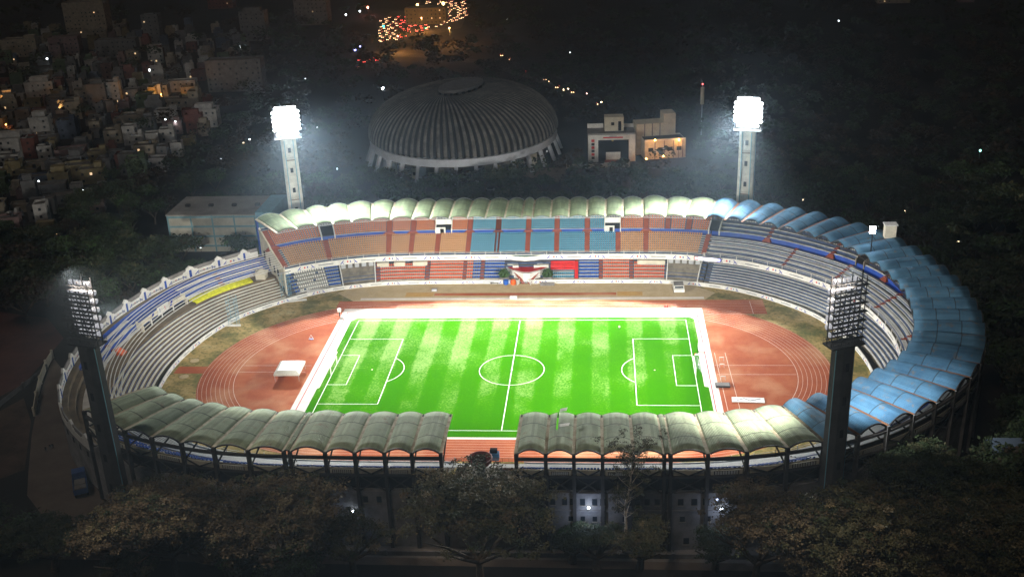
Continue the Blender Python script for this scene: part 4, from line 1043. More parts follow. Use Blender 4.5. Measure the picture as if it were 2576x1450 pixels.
# ------------------------------------------------------------------ things inside the stadium
tp = at(731,943,0); tn = root('canopy_tent', (tp[0],tp[1],0), 'white flat-topped canopy tent on the red infield left of the pitch', 'tent', None, R(2))
b = MB(); b.box(-3.6,-4.1,1.9,3.6,4.1,2.5); b.obox((0,0),3.6,4.1,2.5,3.1,0,0,0.75); b.build('canopy', Mt['seat_white'], tn)
for x in (-3.4,3.4):
    for y in (-3.9,3.9): b = MB(); b.bar((x,y,0),(x,y,1.9),0.08); b.build('post', Mt['steel'], tn)
def small(name, label, cat, px, py, parts, rz=0, z=0.0, group=None):
    c = at(px,py,z); r = root(name, (c[0],c[1],z), label, cat, group, rz)
    for nm,fn,m in parts:
        b = MB(); fn(b); b.build(nm, Mt[m] if isinstance(m,str) else m, r)
    return r
small('landing_mat','grey landing mat at the near end of the red line right of the pitch','mat',1818,970,[('mat',lambda b: b.box(-1.9,-1.1,0.05,1.9,1.1,0.55),'darkmetal'),('cover',lambda b: b.box(-1.7,-0.9,0.551,1.7,0.9,0.62),'darkwall')])
for i,(px,py) in enumerate(((1815,905),(1816,922),(1819,953))):
    small('hurdle',['upper white hurdle on the red infield by the right goal line','middle white hurdle on the red infield by the right goal line','lowest white hurdle on the red infield by the right goal line'][i],'hurdle',px,py,[('frame',lambda b: (b.bar((-0.6,0,0),(-0.6,0,0.9),0.08),b.bar((0.6,0,0),(0.6,0,0.9),0.08),b.bar((-0.6,0,0),(-0.6,-0.6,0),0.08),b.bar((0.6,0,0),(0.6,-0.6,0),0.08)),'steel'),('board',lambda b: b.box(-0.65,-0.04,0.82,0.65,0.04,1.02),'white')],0,0.05,'white hurdles right of the pitch')
def bench_parts():
    return [('roof',lambda b: (b.box(-3.2,-0.2,1.9,3.2,1.1,2.05),b.box(-3.2,0.95,0.2,3.2,1.1,1.9)),'seat_white'),('seat',lambda b: b.box(-3.0,0.2,0.4,3.0,0.7,0.5),'seat_blue'),('frame',lambda b: (b.bar((-3.1,-0.1,0),(-3.1,-0.1,1.9),0.1),b.bar((3.1,-0.1,0),(3.1,-0.1,1.9),0.1)),'steel')]
c = at(1766,893,0)
small('medical_cart','white medical cart on the pale apron behind the right goal, upper one','cart',1764,880,[('body',lambda b: (b.box(-0.9,-1.5,0.35,0.9,1.5,1.0),b.box(-0.85,-0.2,1.0,0.85,1.4,1.75)),'white'),('wheel',lambda b: [b.tube((x,y,0.33),(x+0.16,y,0.33),0.33,n=10) for x in (-0.95,0.8) for y in (-1.0,1.0)],'darkmetal')],0,0.05,None)
small('stretcher','white stretcher with red end on the pale apron behind the right goal','stretcher',1757,896,[('bed',lambda b: b.box(-0.4,-1.1,0.55,0.4,1.1,0.7),'white'),('pillow',lambda b: b.box(-0.3,0.8,0.7,0.3,1.1,0.82),'red'),('leg',lambda b: [b.bar((x,y,0),(x,y,0.55),0.06) for x in (-0.35,0.35) for y in (-0.9,0.9)],'steel')],R(80),0.05)
small('banner','white printed banner lying on the red infield against the near right roof','banner',1882,1006,[('sheet',lambda b: b.box(-4.2,-1.3,0.05,4.2,1.3,0.2),'white'),('print',lambda b: (b.bar((-3,-0.6,0.21),(-1,0.7,0.21),0.2,0.02),b.bar((-1,0.7,0.21),(0.5,-0.6,0.21),0.2,0.02),b.bar((0.5,-0.5,0.21),(3.2,0.6,0.21),0.25,0.02)),'darkmetal')],R(-3),0.05)
small('van','white van with grey roof beside the right tunnel of the main stand','van',1707,731,[('body',lambda b: (b.box(-1.7,-2.4,0.45,1.7,2.6,1.5),b.box(-1.6,-1.4,1.5,1.6,2.5,2.35)),'white'),('roof_panel',lambda b: b.box(-1.55,-1.2,2.352,1.55,2.4,2.44),'darkwall'),('windscreen',lambda b: b.box(-1.4,-1.43,1.55,1.4,-1.39,2.2),'glass'),('wheel',lambda b: [b.tube((x,y,0.4),(x+0.25,y,0.4),0.4,n=12) for x in (-1.72,1.47) for y in (-1.5,1.6)],'black')],R(2),0.05)
small('grey_mat','dark grey rolled mat by the wall right of the podium','mat',1377,716,[('roll',lambda b: (b.tube((-2.4,0,0.5),(2.4,0,0.5),0.5,n=14),b.box(-2.4,-0.8,0,2.4,-0.1,0.35)),'darkwall')])
small('dark_bench','low dark bench on the paving in front of the orange seats','bench',1045,712,[('seat',lambda b: b.box(-1.6,-0.3,0.45,1.6,0.3,0.55),'darkmetal'),('leg',lambda b: [b.box(x,-0.25,0,x+0.12,0.25,0.45) for x in (-1.4,1.3)],'darkmetal')])
small('dark_bench','low dark bench on the paving left of the blue barrel','bench',1244,714,[('seat',lambda b: b.box(-1.4,-0.3,0.45,1.4,0.3,0.55),'darkmetal'),('leg',lambda b: [b.box(x,-0.25,0,x+0.12,0.25,0.45) for x in (-1.2,1.1)],'darkmetal')])
for lab,px,m in (('blue drum against the white wall left of the podium steps',1273,'seat_blue'),('orange drum against the white wall left of the podium steps',1291,'orange')):
    small('drum',lab,'drum',px,714,[('barrel',lambda b: b.lathe([(0,0),(0.85,0),(0.95,0.7),(0.9,1.4),(0,1.4)],n=16),m),('lid',lambda b: b.lathe([(0,1.4),(0.8,1.41),(0.7,1.55),(0,1.56)],n=16),m)])
small('white_box','small white box table on the pale path in front of the main stand','table',1292,750,[('top',lambda b: b.box(-1.2,-0.6,0.7,1.2,0.6,0.8),'white'),('skirt',lambda b: b.box(-1.1,-0.5,0,1.1,0.5,0.7),'white')])
small('umbrella_base','grey low speaker box on the paving at the left','speaker',1093,731,[('case',lambda b: b.box(-0.9,-0.5,0,0.9,0.5,0.8),'darkwall'),('grille',lambda b: b.box(-0.8,-0.52,0.1,0.8,-0.5,0.7),'steel')])
for px,py,lb_ in ((490,907,'upper round pale manhole cover on the grass at the left bend'),(463,947,'lower round pale manhole cover on the grass at the left bend')):
    small('manhole_cover',lb_,'manhole cover',px,py,[('disc',lambda b: b.lathe([(0,0.05),(1.3,0.05),(1.3,0.12),(0,0.13)],n=20),'sand')])
small('white_board','white panel lying on the grass below the white seats','panel',741,757,[('panel',lambda b: b.box(-4.0,-0.6,0.05,4.0,0.6,0.3),'white')],R(16))
small('roller','white cylindrical roller on the verge below the white seats','roller',783,736,[('drum',lambda b: b.tube((-5.0,0,0.6),(5.0,0,0.6),0.55,n=14),'white')],R(14))
c = at(1570,832,0)
small('cage','tiny white practice frame standing on the red D at upper left','frame',783,853,[('frame',lambda b: (b.bar((-0.8,0,0),(0,0.2,1.4),0.1),b.bar((0.8,0,0),(0,0.2,1.4),0.1),b.bar((-0.8,0,0.1),(0.8,0,0.1),0.1)),'white'),('base',lambda b: b.box(-0.6,-0.3,0,0.6,0.5,0.12),'seat_blue')])
small('camera_post','white camera hut on a dark post at the top left corner of the pale apron','camera post',855,795,[('post',lambda b: b.bar((0,0,0),(0,0,1.6),0.3),'darkmetal'),('hut',lambda b: b.box(-0.5,-0.5,1.6,0.5,0.5,2.6),'white')])
# potted bushes beside podium
def leafball(name, rx, ry, rz_, nleaf, size, m, parent, loc=(0,0,0), seed=1):
    rnd = random.Random(seed); V=[]; F=[]
    for i in range(nleaf):
        while True:
            x,y,z = rnd.uniform(-1,1),rnd.uniform(-1,1),rnd.uniform(-1,1)
            d = x*x+y*y+z*z
            if 0.25 < d < 1: break
        c = Vector((x*rx,y*ry,z*rz_)); s = size*rnd.uniform(0.6,1.3)
        a = Vector((rnd.gauss(0,1),rnd.gauss(0,1),rnd.gauss(0,1))).normalized(); u = a.orthogonal().normalized()*s; v = a.cross(u).normalized()*s*0.7
        k = len(V); V += [c-u-v,c+u-v,c+u+v,c-u+v]; F.append((k,k+1,k+2,k+3))
    me = bpy.data.meshes.new(name); me.from_pydata([tuple(v) for v in V],[],F); me.materials.append(m)
    o = bpy.data.objects.new(name, me); COL.objects.link(o); o.parent = parent; o.location = loc; return o
for px,lb_ in ((1269,'round clipped bush in a grey planter left of the podium'),(1378,'round clipped bush in a grey planter right of the podium')):
    p = at(px,700,1.0); r = root('bush', (p[0],65.3,1.0), lb_, 'bush', 'bushes flanking the podium')
    b = MB(); b.obox((0,0),1.6,1.0,0,0.8,0); b.build('planter', Mt['darkwall'], r)
    leafball('foliage', 1.8,1.4,1.6, 420, 0.25, Mt['leafgreen'], r, (0,0,2.0), 3)
leafball('dry_twigs', 1.5,1.5,0.9, 420, 0.13, Mt['leafolive'], None, (0,0,0), 5)
o = bpy.data.objects['dry_twigs']; o.name = 'dry_bush'; o.location = (cd.location.x-0.3, cd.location.y, 17.3); tag(o,'dry olive bush growing inside the concrete cauldron bowl','bush')

# people: one continuous skinned body
def person_mesh(pose=0):
    me = bpy.data.meshes.new('skel'); V = [(0,0,0.95),(0,0,1.2),(0,0,1.45),(0,0.01,1.56),(0,0.02,1.72),
        (0.19,0,1.43),(0.26,0.02,1.15),(0.27,0.12+0.05*pose,0.90),(-0.19,0,1.43),(-0.26,-0.02,1.15),(-0.27,0.05-0.1*pose,0.90),
        (0.10,0,0.90),(0.12,0.10*pose,0.5),(0.12,-0.05*pose,0.08),(0.12,0.13-0.05*pose,0.04),(-0.10,0,0.90),(-0.12,-0.08*pose,0.5),(-0.12,-0.28*pose,0.08),(-0.12,-0.28*pose+0.16,0.04)]
    E_ = [(0,1),(1,2),(2,3),(3,4),(2,5),(5,6),(6,7),(2,8),(8,9),(9,10),(0,11),(11,12),(12,13),(13,14),(0,15),(15,16),(16,17),(17,18)]
    rad = [.15,.14,.15,.06,.105,.065,.045,.035,.065,.045,.035,.09,.065,.045,.04,.09,.065,.045,.04]
    me.from_pydata(V,E_,[]); o = bpy.data.objects.new('skel', me); COL.objects.link(o)
    m_ = o.modifiers.new('skin','SKIN'); sv = me.skin_vertices[0].data
    for i,rr_ in enumerate(rad): sv[i].radius = (rr_,rr_)
    sv[0].use_root = True
    sub = o.modifiers.new('sub','SUBSURF'); sub.levels = 1; sub.render_levels = 1
    dg = bpy.context.evaluated_depsgraph_get(); out = bpy.data.meshes.new_from_object(o.evaluated_get(dg)); bpy.data.objects.remove(o); return out
PM = [person_mesh(0), person_mesh(1)]
def person(px, py, z, shirt, label, rz, group=None, pose=0, near=None):
    c = at(px,py,z); me = PM[pose].copy(); me.materials.clear(); me.materials.append(shirt); me.materials.append(mat('trousers',(0.03,0.03,0.05),0.8)); me.materials.append(mat('skin',(0.25,0.13,0.08),0.6)); me.materials.append(mat('hair',(0.01,0.008,0.006),0.8))
    for p_ in me.polygons:
        z_ = p_.center.z; p_.material_index = 1 if z_ < 0.93 else (2 if z_ > 1.52 else 0)
        if z_ > 1.74: p_.material_index = 3
    o = bpy.data.objects.new('person', me); COL.objects.link(o); o.location = c; o.rotation_euler=(0,0,rz); tag(o,label,'person',group); return o
redS = mat('shirt_red',(0.5,0.02,0.02),0.7); dkS = mat('shirt_dark',(0.02,0.02,0.03),0.7); whS = mat('shirt_white',(0.6,0.6,0.6),0.7); blS = mat('shirt_blue',(0.03,0.06,0.3),0.7)
person(1673,778,0.06,redS,'person in red, leftmost of the three on the far touchline',R(10),'three people in red on the far touchline')
person(1679,778,0.06,redS,'person in red in the middle of the three on the far touchline',R(-30),'three people in red on the far touchline',1)
person(1685,779,0.06,redS,'person in red, rightmost of the three on the far touchline',R(90),'three people in red on the far touchline')
person(117,1136,0.02,dkS,'person in dark clothes walking on the left road, leftmost of three',R(180),'three people walking on the left road',1)
person(128,1130,0.02,dkS,'person in dark clothes walking on the left road, middle of three',R(180),'three people walking on the left road',1)
person(134,1128,0.02,dkS,'person in dark clothes walking on the left road, rightmost of three',R(175),'three people walking on the left road',1)
person(1558,830,0.08,whS,'person in white standing on the grass left of the right penalty box',R(0))
person(703,938,0.05,blS,'person in blue standing beside the white canopy tent',R(40))
person(1757,925,0.06,whS,'person in white standing behind the right goal',R(90))

# ------------------------------------------------------------------ outside: roads
def road(name, pts, z, m, w=None):
    if w: 
        b = MB(); polyline_strip(b, pts, w, z); return struct(b.build(name, m))
    return disc_sheet(name, pts, z, m)
gl = lambda L: [tuple(at(px,py,0))[:2] for px,py in L]
Mt['path_dirt'] = mix_mat('dusty_road', [(0.3,(0.10,0.075,0.055)),(0.7,(0.16,0.125,0.095))], 0.12)
road('road', gl([(133,898),(98,1000),(80,1090),(72,1180),(68,1245),(110,1300),(150,1330),(215,1300),(262,1262),(225,1190),(190,1100),(165,1010),(158,930)]), 0.012, Mt['path_dirt'])
road('road', [(-150,-88.5),(150,-88.5),(150,-86.0),(-150,-86.0)], 0.010, Mt['path_dirt'])
road('pavement', [(-62,-86.0),(150,-86.0),(150,-80),(-62,-80)], 0.016, mix_mat('paving_near', [(0.3,(0.16,0.14,0.12)),(0.7,(0.24,0.21,0.18))], 0.3))
road('road', gl([(1330,425),(1425,420),(1420,455),(1390,458),(1300,440)]), 0.014, Mt['path_dirt'])
main_road = road('road', gl([(955,102),(985,95),(1030,92),(1100,85),(1160,70),(1175,40),(1160,22),(1060,25),(985,28),(945,60)]), 0.02, Mt['asphalt'])
road('road', gl([(905,150),(945,128),(1060,135),(1200,150),(1330,185),(1430,225),(1520,260),(1516,268),(1425,236),(1320,195),(1200,160),(1060,145),(950,140),(900,165)]), 0.016, Mt['asphalt'])
road('bare_field', gl([(-30,780),(120,800),(160,850),(118,900),(60,965),(-30,1012)]), 0.006, mix_mat('red_earth',[(0.35,(0.05,0.022,0.018)),(0.7,(0.13,0.06,0.045))],0.06))
road('bare_field', gl([(-30,1050),(60,1000),(78,1060),(62,1180),(-30,1215)]), 0.006, mix_mat('brown_earth',[(0.35,(0.045,0.03,0.02)),(0.7,(0.14,0.09,0.06))],0.08))
def fence(name, label, cat, pts, h, m, th=0.25, group=None, post=None):
    r = root(name, (0,0,0), label, cat, group); b = MB()
    for a,c in zip(pts,pts[1:]): b.bar((a[0],a[1],h/2),(c[0],c[1],h/2),th,h)
    b.build('panel', m, r)
    for a in pts: b = MB(); b.obox(a,0.3,0.3,0,h+0.3,0); b.build('post', m, r)
    return r
fence('boundary_wall','curved pale boundary wall along the left road outside the open terrace','wall', gl([(133,900),(118,925),(103,965),(94,1005),(88,1045)]), 2.4, Mt['cream'])
fence('boundary_wall','long low boundary wall between the near trees and the dark foreground','wall', [(-110,-84.6),(-80,-84.9),(-50,-85.1),(-20,-85.2),(10,-85.1),(40,-84.8),(70,-84.4),(110,-84)], 1.1, Mt['darkwall'])
fence('boundary_wall','pale low wall in front of the white gateway building behind the stadium','wall', gl([(1426,424),(1500,423),(1583,420)]), 2.0, Mt['white'])
fence('railing_fence','thin pale fence along the dark field at the far left','fence', gl([(0,1022),(60,975),(118,930)]), 1.5, Mt['darkwall'], 0.08)

# ------------------------------------------------------------------ domed indoor arena
dm = root('domed_arena', (-38,230,0), 'large dark ribbed dome arena with a pale ring beam behind the stadium', 'arena')
dm.location.x = -40.5
def dell(r, z, n, k=1.0):
    out = []
    for i in range(n):
        t = 2*math.pi*i/n
        xe, ye = 43.5*math.cos(t), 51*math.sin(t)
        tc = t; c_, s_ = math.cos(R(-22)), math.sin(R(-22)); xc, yc = 8.5*math.cos(t), 16*math.sin(t); xc, yc = xc*c_-yc*s_*1.0, xc*s_+yc*c_
        out.append((xe*r+xc*(1-r), ye*r+yc*(1-r), z))
    return out
NRIB = 88; n = NRIB*4; rows = []
for j in range(15):
    q = j/14; r_ = math.cos(q*math.pi/2)**0.85; z = 10.6+19.9*math.sin(q*math.pi/2)
    ring = dell(r_ if j < 14 else 0.0, z, n)
    row = []
    for i,(x,y,zz) in enumerate(ring):
        amp = 1.7*(0.25+0.75*r_); w = amp*abs(math.sin(math.pi*i/4)) if False else amp*(0.0,0.75,1.0,0.75)[i % 4]
        L = math.hypot(x,y) or 1; row.append((x+x/L*w, y+y/L*w, zz+w*0.6))
    row.append(row[0]); rows.append(row)
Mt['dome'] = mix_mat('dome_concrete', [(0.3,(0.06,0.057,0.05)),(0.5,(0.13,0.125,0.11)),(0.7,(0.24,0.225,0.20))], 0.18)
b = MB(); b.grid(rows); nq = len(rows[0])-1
b.m = [0 if (k % nq) % 4 in (1,2) else 1 for k in range(len(b.f))]  # ribs pale, grooves dark: rib shading painted into the roof colours
b.build('roof', [Mt['dome'], mat('dome_groove_shade',(0.02,0.02,0.02),0.9)], dm)
b = MB(); cap = dell(0.0,31.6,40); b.add(cap+[(x*0.98,y*0.98,z+1.2) for x,y,z in cap],[tuple(range(40,80))]+[(i,(i+1)%40,40+(i+1)%40,40+i) for i in range(40)]); b.build('roof_cap', mat('cap_grey',(0.13,0.13,0.13),0.9,0.2,0.5), dm)
b = MB(); A = [p for p in dell(1.03,7.4,96)]; B2 = [p for p in dell(1.03,10.7,96)]; C2 = [p for p in dell(0.97,10.9,96)]; D2 = dell(0.97,7.4,96)
for q in (A,B2,C2,D2): q.append(q[0])
b.grid([A,B2,C2,D2,A]); Mt['ringblue'] = mat('ring_beam_paint',(0.58,0.62,0.68),0.7,0.1,0.3); b.build('ring_beam', Mt['ringblue'], dm)
b = MB(); A = dell(0.90,0,72); B2 = dell(0.90,7.5,72)
for q in (A,B2): q.append(q[0])
b.grid([A,B2]); b.build('wall', Mt['darkwall'], dm)
for i in range(32):
    t = 2*math.pi*(i+0.3)/32
    x,y = 43.5*math.cos(t), 51*math.sin(t)
    b = MB(); b.bar((x*1.07,y*1.07,0),(x*1.0,y*1.0,8.2),1.5,1.3); b.build('buttress', Mt['ringblue'], dm)
for i in range(20):
    t = R(215+i*6.0); x,y = 43.5*0.93*math.cos(t), 51*0.93*math.sin(t)
    b = MB(); b.obox((x,y),1.6,0.8,0,random.uniform(3,5.5),t+math.pi/2); b.build('annex', Mt['cream'] if i % 3 else Mt['ringblue'], dm)
    if i % 2: b = MB(); b.obox((x*1.02,y*1.02),0.7,0.1,1.6,3,t+math.pi/2); b.build('window', Mt['black'], dm)
# ------------------------------------------------------------------ two buildings behind the stadium
def bx(parent, name, m, *a): b = MB(); b.box(*a); return b.build(name, Mt[m] if isinstance(m,str) else m, parent)
c = at(1480,408,0); g1 = root('gateway_building', (c[0],c[1],0), 'white building with a tall square gateway portal and dark recess, behind the stadium', 'building', None, R(2))
Wd = 21.5
bx(g1,'pier','white',0,0,0,4.6,3,12.5); bx(g1,'pier','white',Wd-3,0,0,Wd,3,12.5)
o = bx(g1,'lintel','white',4.6,0,10.2,Wd-3,3,12.5); bx(g1,'recess','black',4.6,2.0,0,Wd-3,3.2,10.2)
bx(g1,'roof_block','cream',7.8,7,12.5,16.5,13,19); bx(g1,'body','darkwall',0,3.2,0,Wd,16,12.0)
bx(g1,'window','black',10.8,6.95,15.2,12.2,7.05,16.6); bx(g1,'door','black',14,6.95,12.6,15.4,7.05,17); bx(g1,'parapet','white',0,15.6,12,7.5,16,14); bx(g1,'parapet','white',16.6,15.6,12,Wd,16,13.6)
bx(g1,'screen','white',8.0,-2.0,1.2,14.6,-1.7,5.0); bx(g1,'stage','redpaint',7.4,-4.5,0.8,15.6,-2.1,1.5)
bx(g1,'platform','white',7.0,-5.4,0.2,16.2,-4.6,0.9)
for k in range(6): bx(g1,'ornament','adred' if k % 2 else 'darkmetal',1.5,-0.06,1.4+k*1.6,2.9,-0.01,2.6+k*1.6)
bl = MB(); bl.box(6.8,-0.07,11.0,15.8,-0.02,11.6); ob_ = bl.build('lettering', Mt['adred'], o); bl = MB(); bl.box(9.6,-0.07,11.75,13,-0.02,12.1); bl.build('lettering', Mt['adgrey'], o)
bl = MB(); bl.lathe([(0,0),(0.5,0.2),(0.4,0.8),(0,1.1)],(11.2,1.7,9.0),8); bl.build('emblem', mat('gold',(0.45,0.33,0.05),0.5), g1)
c = at(1622,402,0); g2 = root('office_building', (c[0],c[1],0), 'cream two-storey office block with a taller rear block, lit by orange lamps', 'building', None, R(10))
bx(g2,'wall','cream',0,0,0,19,12,8.5); bx(g2,'rear_block','cream',-2,9,0,12.5,18,14.5); bx(g2,'stair_tower','cream',11,10,0,16.5,18,18.5); bx(g2,'roof','darkmetal',0.4,0.4,8.5,18.6,9,8.6); bx(g2,'parapet','white',0,0,8.5,19,0.35,9.3)
for k in range(4): w_ = bx(g2,'window','glass',1.6+k*4.4,-0.05,3.6,3.9+k*4.4,0.02,5.4); bx(w_,'frame','white',1.5+k*4.4,-0.1,3.45,4.0+k*4.4,-0.03,3.6)
for k in range(4): bx(g2,'pilaster','darkwall',4.5+k*4.3,-0.12,0.2,4.9+k*4.3,0,8.5)
for k in range(3): bx(g2,'pilaster','darkwall',1.5+k*3.6,8.9,8.7,2.0+k*3.6,9,14.5)
def mesh_bulb(b,r,c=(0,0,0)): b.lathe([(0,-r),(r*0.7,-r*0.7),(r,0),(r*0.7,r*0.7),(0,r)],c,10)
GL = {}
def glow(key, col, s):
    if key not in GL: GL[key] = emat('glow_'+key, col, s, False)
    return GL[key]
def lamp(px, py, h, key, col, s, rad, label, real=0, group=None, name='street_lamp', cat='lamp', pos=None):
    c = pos or at(px,py,h); r = root(name, (c[0],c[1],0), label, cat, group)
    b = MB(); b.tube((0,0.25,0),(0,0.25,h+0.3),0.10,0.06,n=6); b.bar((0,0.25,h+0.3),(0,0,h+0.2),0.08); b.build('pole', Mt['darkmetal'], r)
    b = MB(); mesh_bulb(b,rad,(0,0,h-rad*0.2)); b.build('bulb', glow(key,col,s), r)
    if real:
        d = bpy.data.lights.new('lamp_light','POINT'); d.energy = real; d.color = col; d.shadow_soft_size = 0.4
        lo = bpy.data.objects.new('lamp_light', d); COL.objects.link(lo); lo.parent = r; lo.location = (0,-0.6,h-rad-0.8)
    return r
OR = (1.0,0.42,0.10); WH = (0.85,0.95,1.0); WW = (1.0,0.72,0.42)
lamp(1648,352,10,'orange',OR,30,0.45,'orange lamp on the front roof edge of the cream office block',600)
lamp(1708,351,9,'orange',OR,30,0.45,'orange lamp at the right corner of the cream office block',500)
lamp(1626,399,2.6,'orange',OR,30,0.35,'low orange lamp at the left foot of the cream office block',500)
lamp(1669,392,3,'orange',OR,30,0.35,'low orange lamp in the middle of the cream office block front',700)
lamp(1601,430,5,'orange',OR,8,0.3,'dim orange lamp beside the gateway building',900)
lamp(963,222,9,'white',WH,30,0.75,'white lamp on a pole left of the dome arena',500)
lamp(1376,380,10,'pale',(0.5,0.5,0.5),0.3,0.4,'unlit tall street lamp right of the dome arena',0)
# ------------------------------------------------------------------ big grey shed left of the main stand
c0 = at(418,541,14.5); c1 = at(640,541,14.5)
sh = root('sports_hall', (c0[0],c0[1],0), 'big grey box hall with pale blue frame bands, left of the main stand', 'building')
L_ = c1[0]-c0[0]; Dp = 22.0
Mt['hallwall'] = mat('hall_wall',(0.42,0.41,0.34),0.85,0.2,0.15); Mt['hallblue'] = mat('hall_band',(0.16,0.30,0.34),0.8,0.15,0.3); Mt['hallroof'] = mat('hall_roof',(0.26,0.25,0.23),0.9,0.25,0.1)
bx(sh,'wall','hallwall',0,0,0,L_,Dp,14.2); bx(sh,'roof','hallroof',-0.3,-0.2,14.2,L_-0.1,Dp,14.6); bx(sh,'side_wing','ltblue',L_-0.1,0.1,0,L_+6,Dp-1,15.2)
for x in (0,L_*0.26,L_*0.5,L_*0.745,L_-0.7): bx(sh,'band','hallblue',x,-0.12,0,x+0.6,-0.005,14.2)
for z_ in (13.3,9.6,5.8,2.0): bx(sh,'band','hallblue',0.1,-0.20,z_,L_,-0.125,z_+0.7)
for k in range(4):
    o = bx(sh,'vent','darkmetal',4+k*9,9,14.6,5.6+k*9,10.4,15.5)

# ------------------------------------------------------------------ trees
def crown_mesh(name, lobes, nleaf, size, mats, seed, cl=14):
    rnd = random.Random(seed); V=[]; F=[]; MI=[]
    tot = sum(l[3]*l[4] for l in lobes)
    for (cx,cy,cz,rx,rz_) in [(l[0],l[1],l[2],l[3],l[4]) for l in lobes]:
        nl = int(nleaf*rx*rz_/tot)
        # clumps on the lobe shell
        ncl = max(5,nl//cl)
        for q in range(ncl):
            th = rnd.uniform(0,2*math.pi); ph = math.asin(rnd.uniform(-0.55,1.0)); rr_ = rnd.uniform(0.72,1.08)
            c = Vector((cx+rx*rr_*math.cos(ph)*math.cos(th), cy+rx*rr_*math.cos(ph)*math.sin(th), cz+rz_*rr_*math.sin(ph)))
            mi = 0 if rnd.random() < 0.6 else rnd.randrange(len(mats)); cs = size*rnd.uniform(1.2,2.6)*(1.0 if cl < 20 else 1.35)
            for k in range(cl):
                p = c+Vector((rnd.gauss(0,cs),rnd.gauss(0,cs),rnd.gauss(0,cs*(0.28 if cl < 20 else 0.2))))
                a = Vector((rnd.gauss(0,0.65),rnd.gauss(0,0.65),1)).normalized(); s = size*rnd.uniform(0.5,1.25)
                u = a.orthogonal().normalized(); u.rotate(Matrix.Rotation(rnd.uniform(0,6.28),3,a)) ; v = a.cross(u)
                u *= s; v *= s*0.62; kk = len(V); V += [p-u,p-v*0.9,p+u,p+v]; F.append((kk,kk+1,kk+2,kk+3)); MI.append(mi)
    me = bpy.data.meshes.new(name); me.from_pydata([tuple(v) for v in V],[],F)
    for m_ in mats: me.materials.append(m_)
    me.polygons.foreach_set('material_index',MI); me.update(); return me
def trunk_mesh(name, h, r0, spread, seed, nb=5):
    rnd = random.Random(seed); b = MB(); p0 = Vector((0,0,0)); p1 = Vector((rnd.uniform(-.4,.4),rnd.uniform(-.4,.4),h*0.35))
    b.tube(p0,p1,r0,r0*0.75,n=8)
    for i in range(nb):
        t = 2*math.pi*(i+rnd.random()*0.6)/nb; p2 = p1+Vector((math.cos(t)*spread*0.45,math.sin(t)*spread*0.45,h*0.3)); b.tube(p1,p2,r0*0.5,r0*0.32,n=6)
        for q in (-0.5,0.5): p3 = p2+Vector((math.cos(t+q)*spread*0.4,math.sin(t+q)*spread*0.4,h*0.25)); b.tube(p2,p3,r0*0.3,r0*0.1,n=5)
    me = bpy.data.meshes.new(name); me.from_pydata(b.v,[],b.f); me.materials.append(Mt['bark']); me.update(); return me
def lobes_of(Rr, Hh, n, seed, zc, flatk=0.5):
    rnd = random.Random(seed); L = []
    for i in range(n):
        t = rnd.uniform(0,6.28); d = Rr*0.68*math.sqrt(rnd.random()); r_ = Rr*rnd.uniform(0.30,0.46)
        L.append((d*math.cos(t), d*math.sin(t), zc+Hh*(0.35*(1-(d/Rr)**2))+rnd.uniform(-.1,.1)*Hh, r_, r_*rnd.uniform(0.6,0.85)*flatk*2*0.6))
    return L
def umbrella_tree(x, y, Rr, Htop, label, mats, seed, n=26, nleaf=16000, size=0.42):
    r = root('rain_tree', (x,y,0), label, 'tree', 'big spreading trees in front of the stadium')
    Hh = Htop*0.62; zc = Htop-Hh*0.62
    me = crown_mesh('crown', lobes_of(Rr,Hh,n,seed,zc), int(nleaf*1.3), size*0.8, mats, seed, 60); o = bpy.data.objects.new('crown', me); COL.objects.link(o); o.parent = r
    me = trunk_mesh('trunk', zc*1.15, 0.9, Rr*0.9, seed, 6); o = bpy.data.objects.new('trunk', me); COL.objects.link(o); o.parent = r
    return r
Mt['leafhighlight'] = mat('leaf_highlight', (0.17,0.14,0.075), 0.7, 0.3, 0.5, spec=0.2)  # paler clumps paint highlights into the near crowns
BR = [Mt['leafolive'],Mt['leafbrown'],Mt['leafdark'],Mt['leafhighlight']]; RB = [Mt['leafbrown'],Mt['leafolive'],Mt['leafdark'],Mt['leafhighlight']]; GR = [Mt['leafdark'],Mt['leafolive']]; GG = [Mt['leafdark'],Mt['leafgreen']]
def place_tree_px(px_c, py_top, Htop):
    """ground position such that a crown top at this height shows at py_top"""
    p = at(px_c, py_top, Htop); return p[0], p[1]
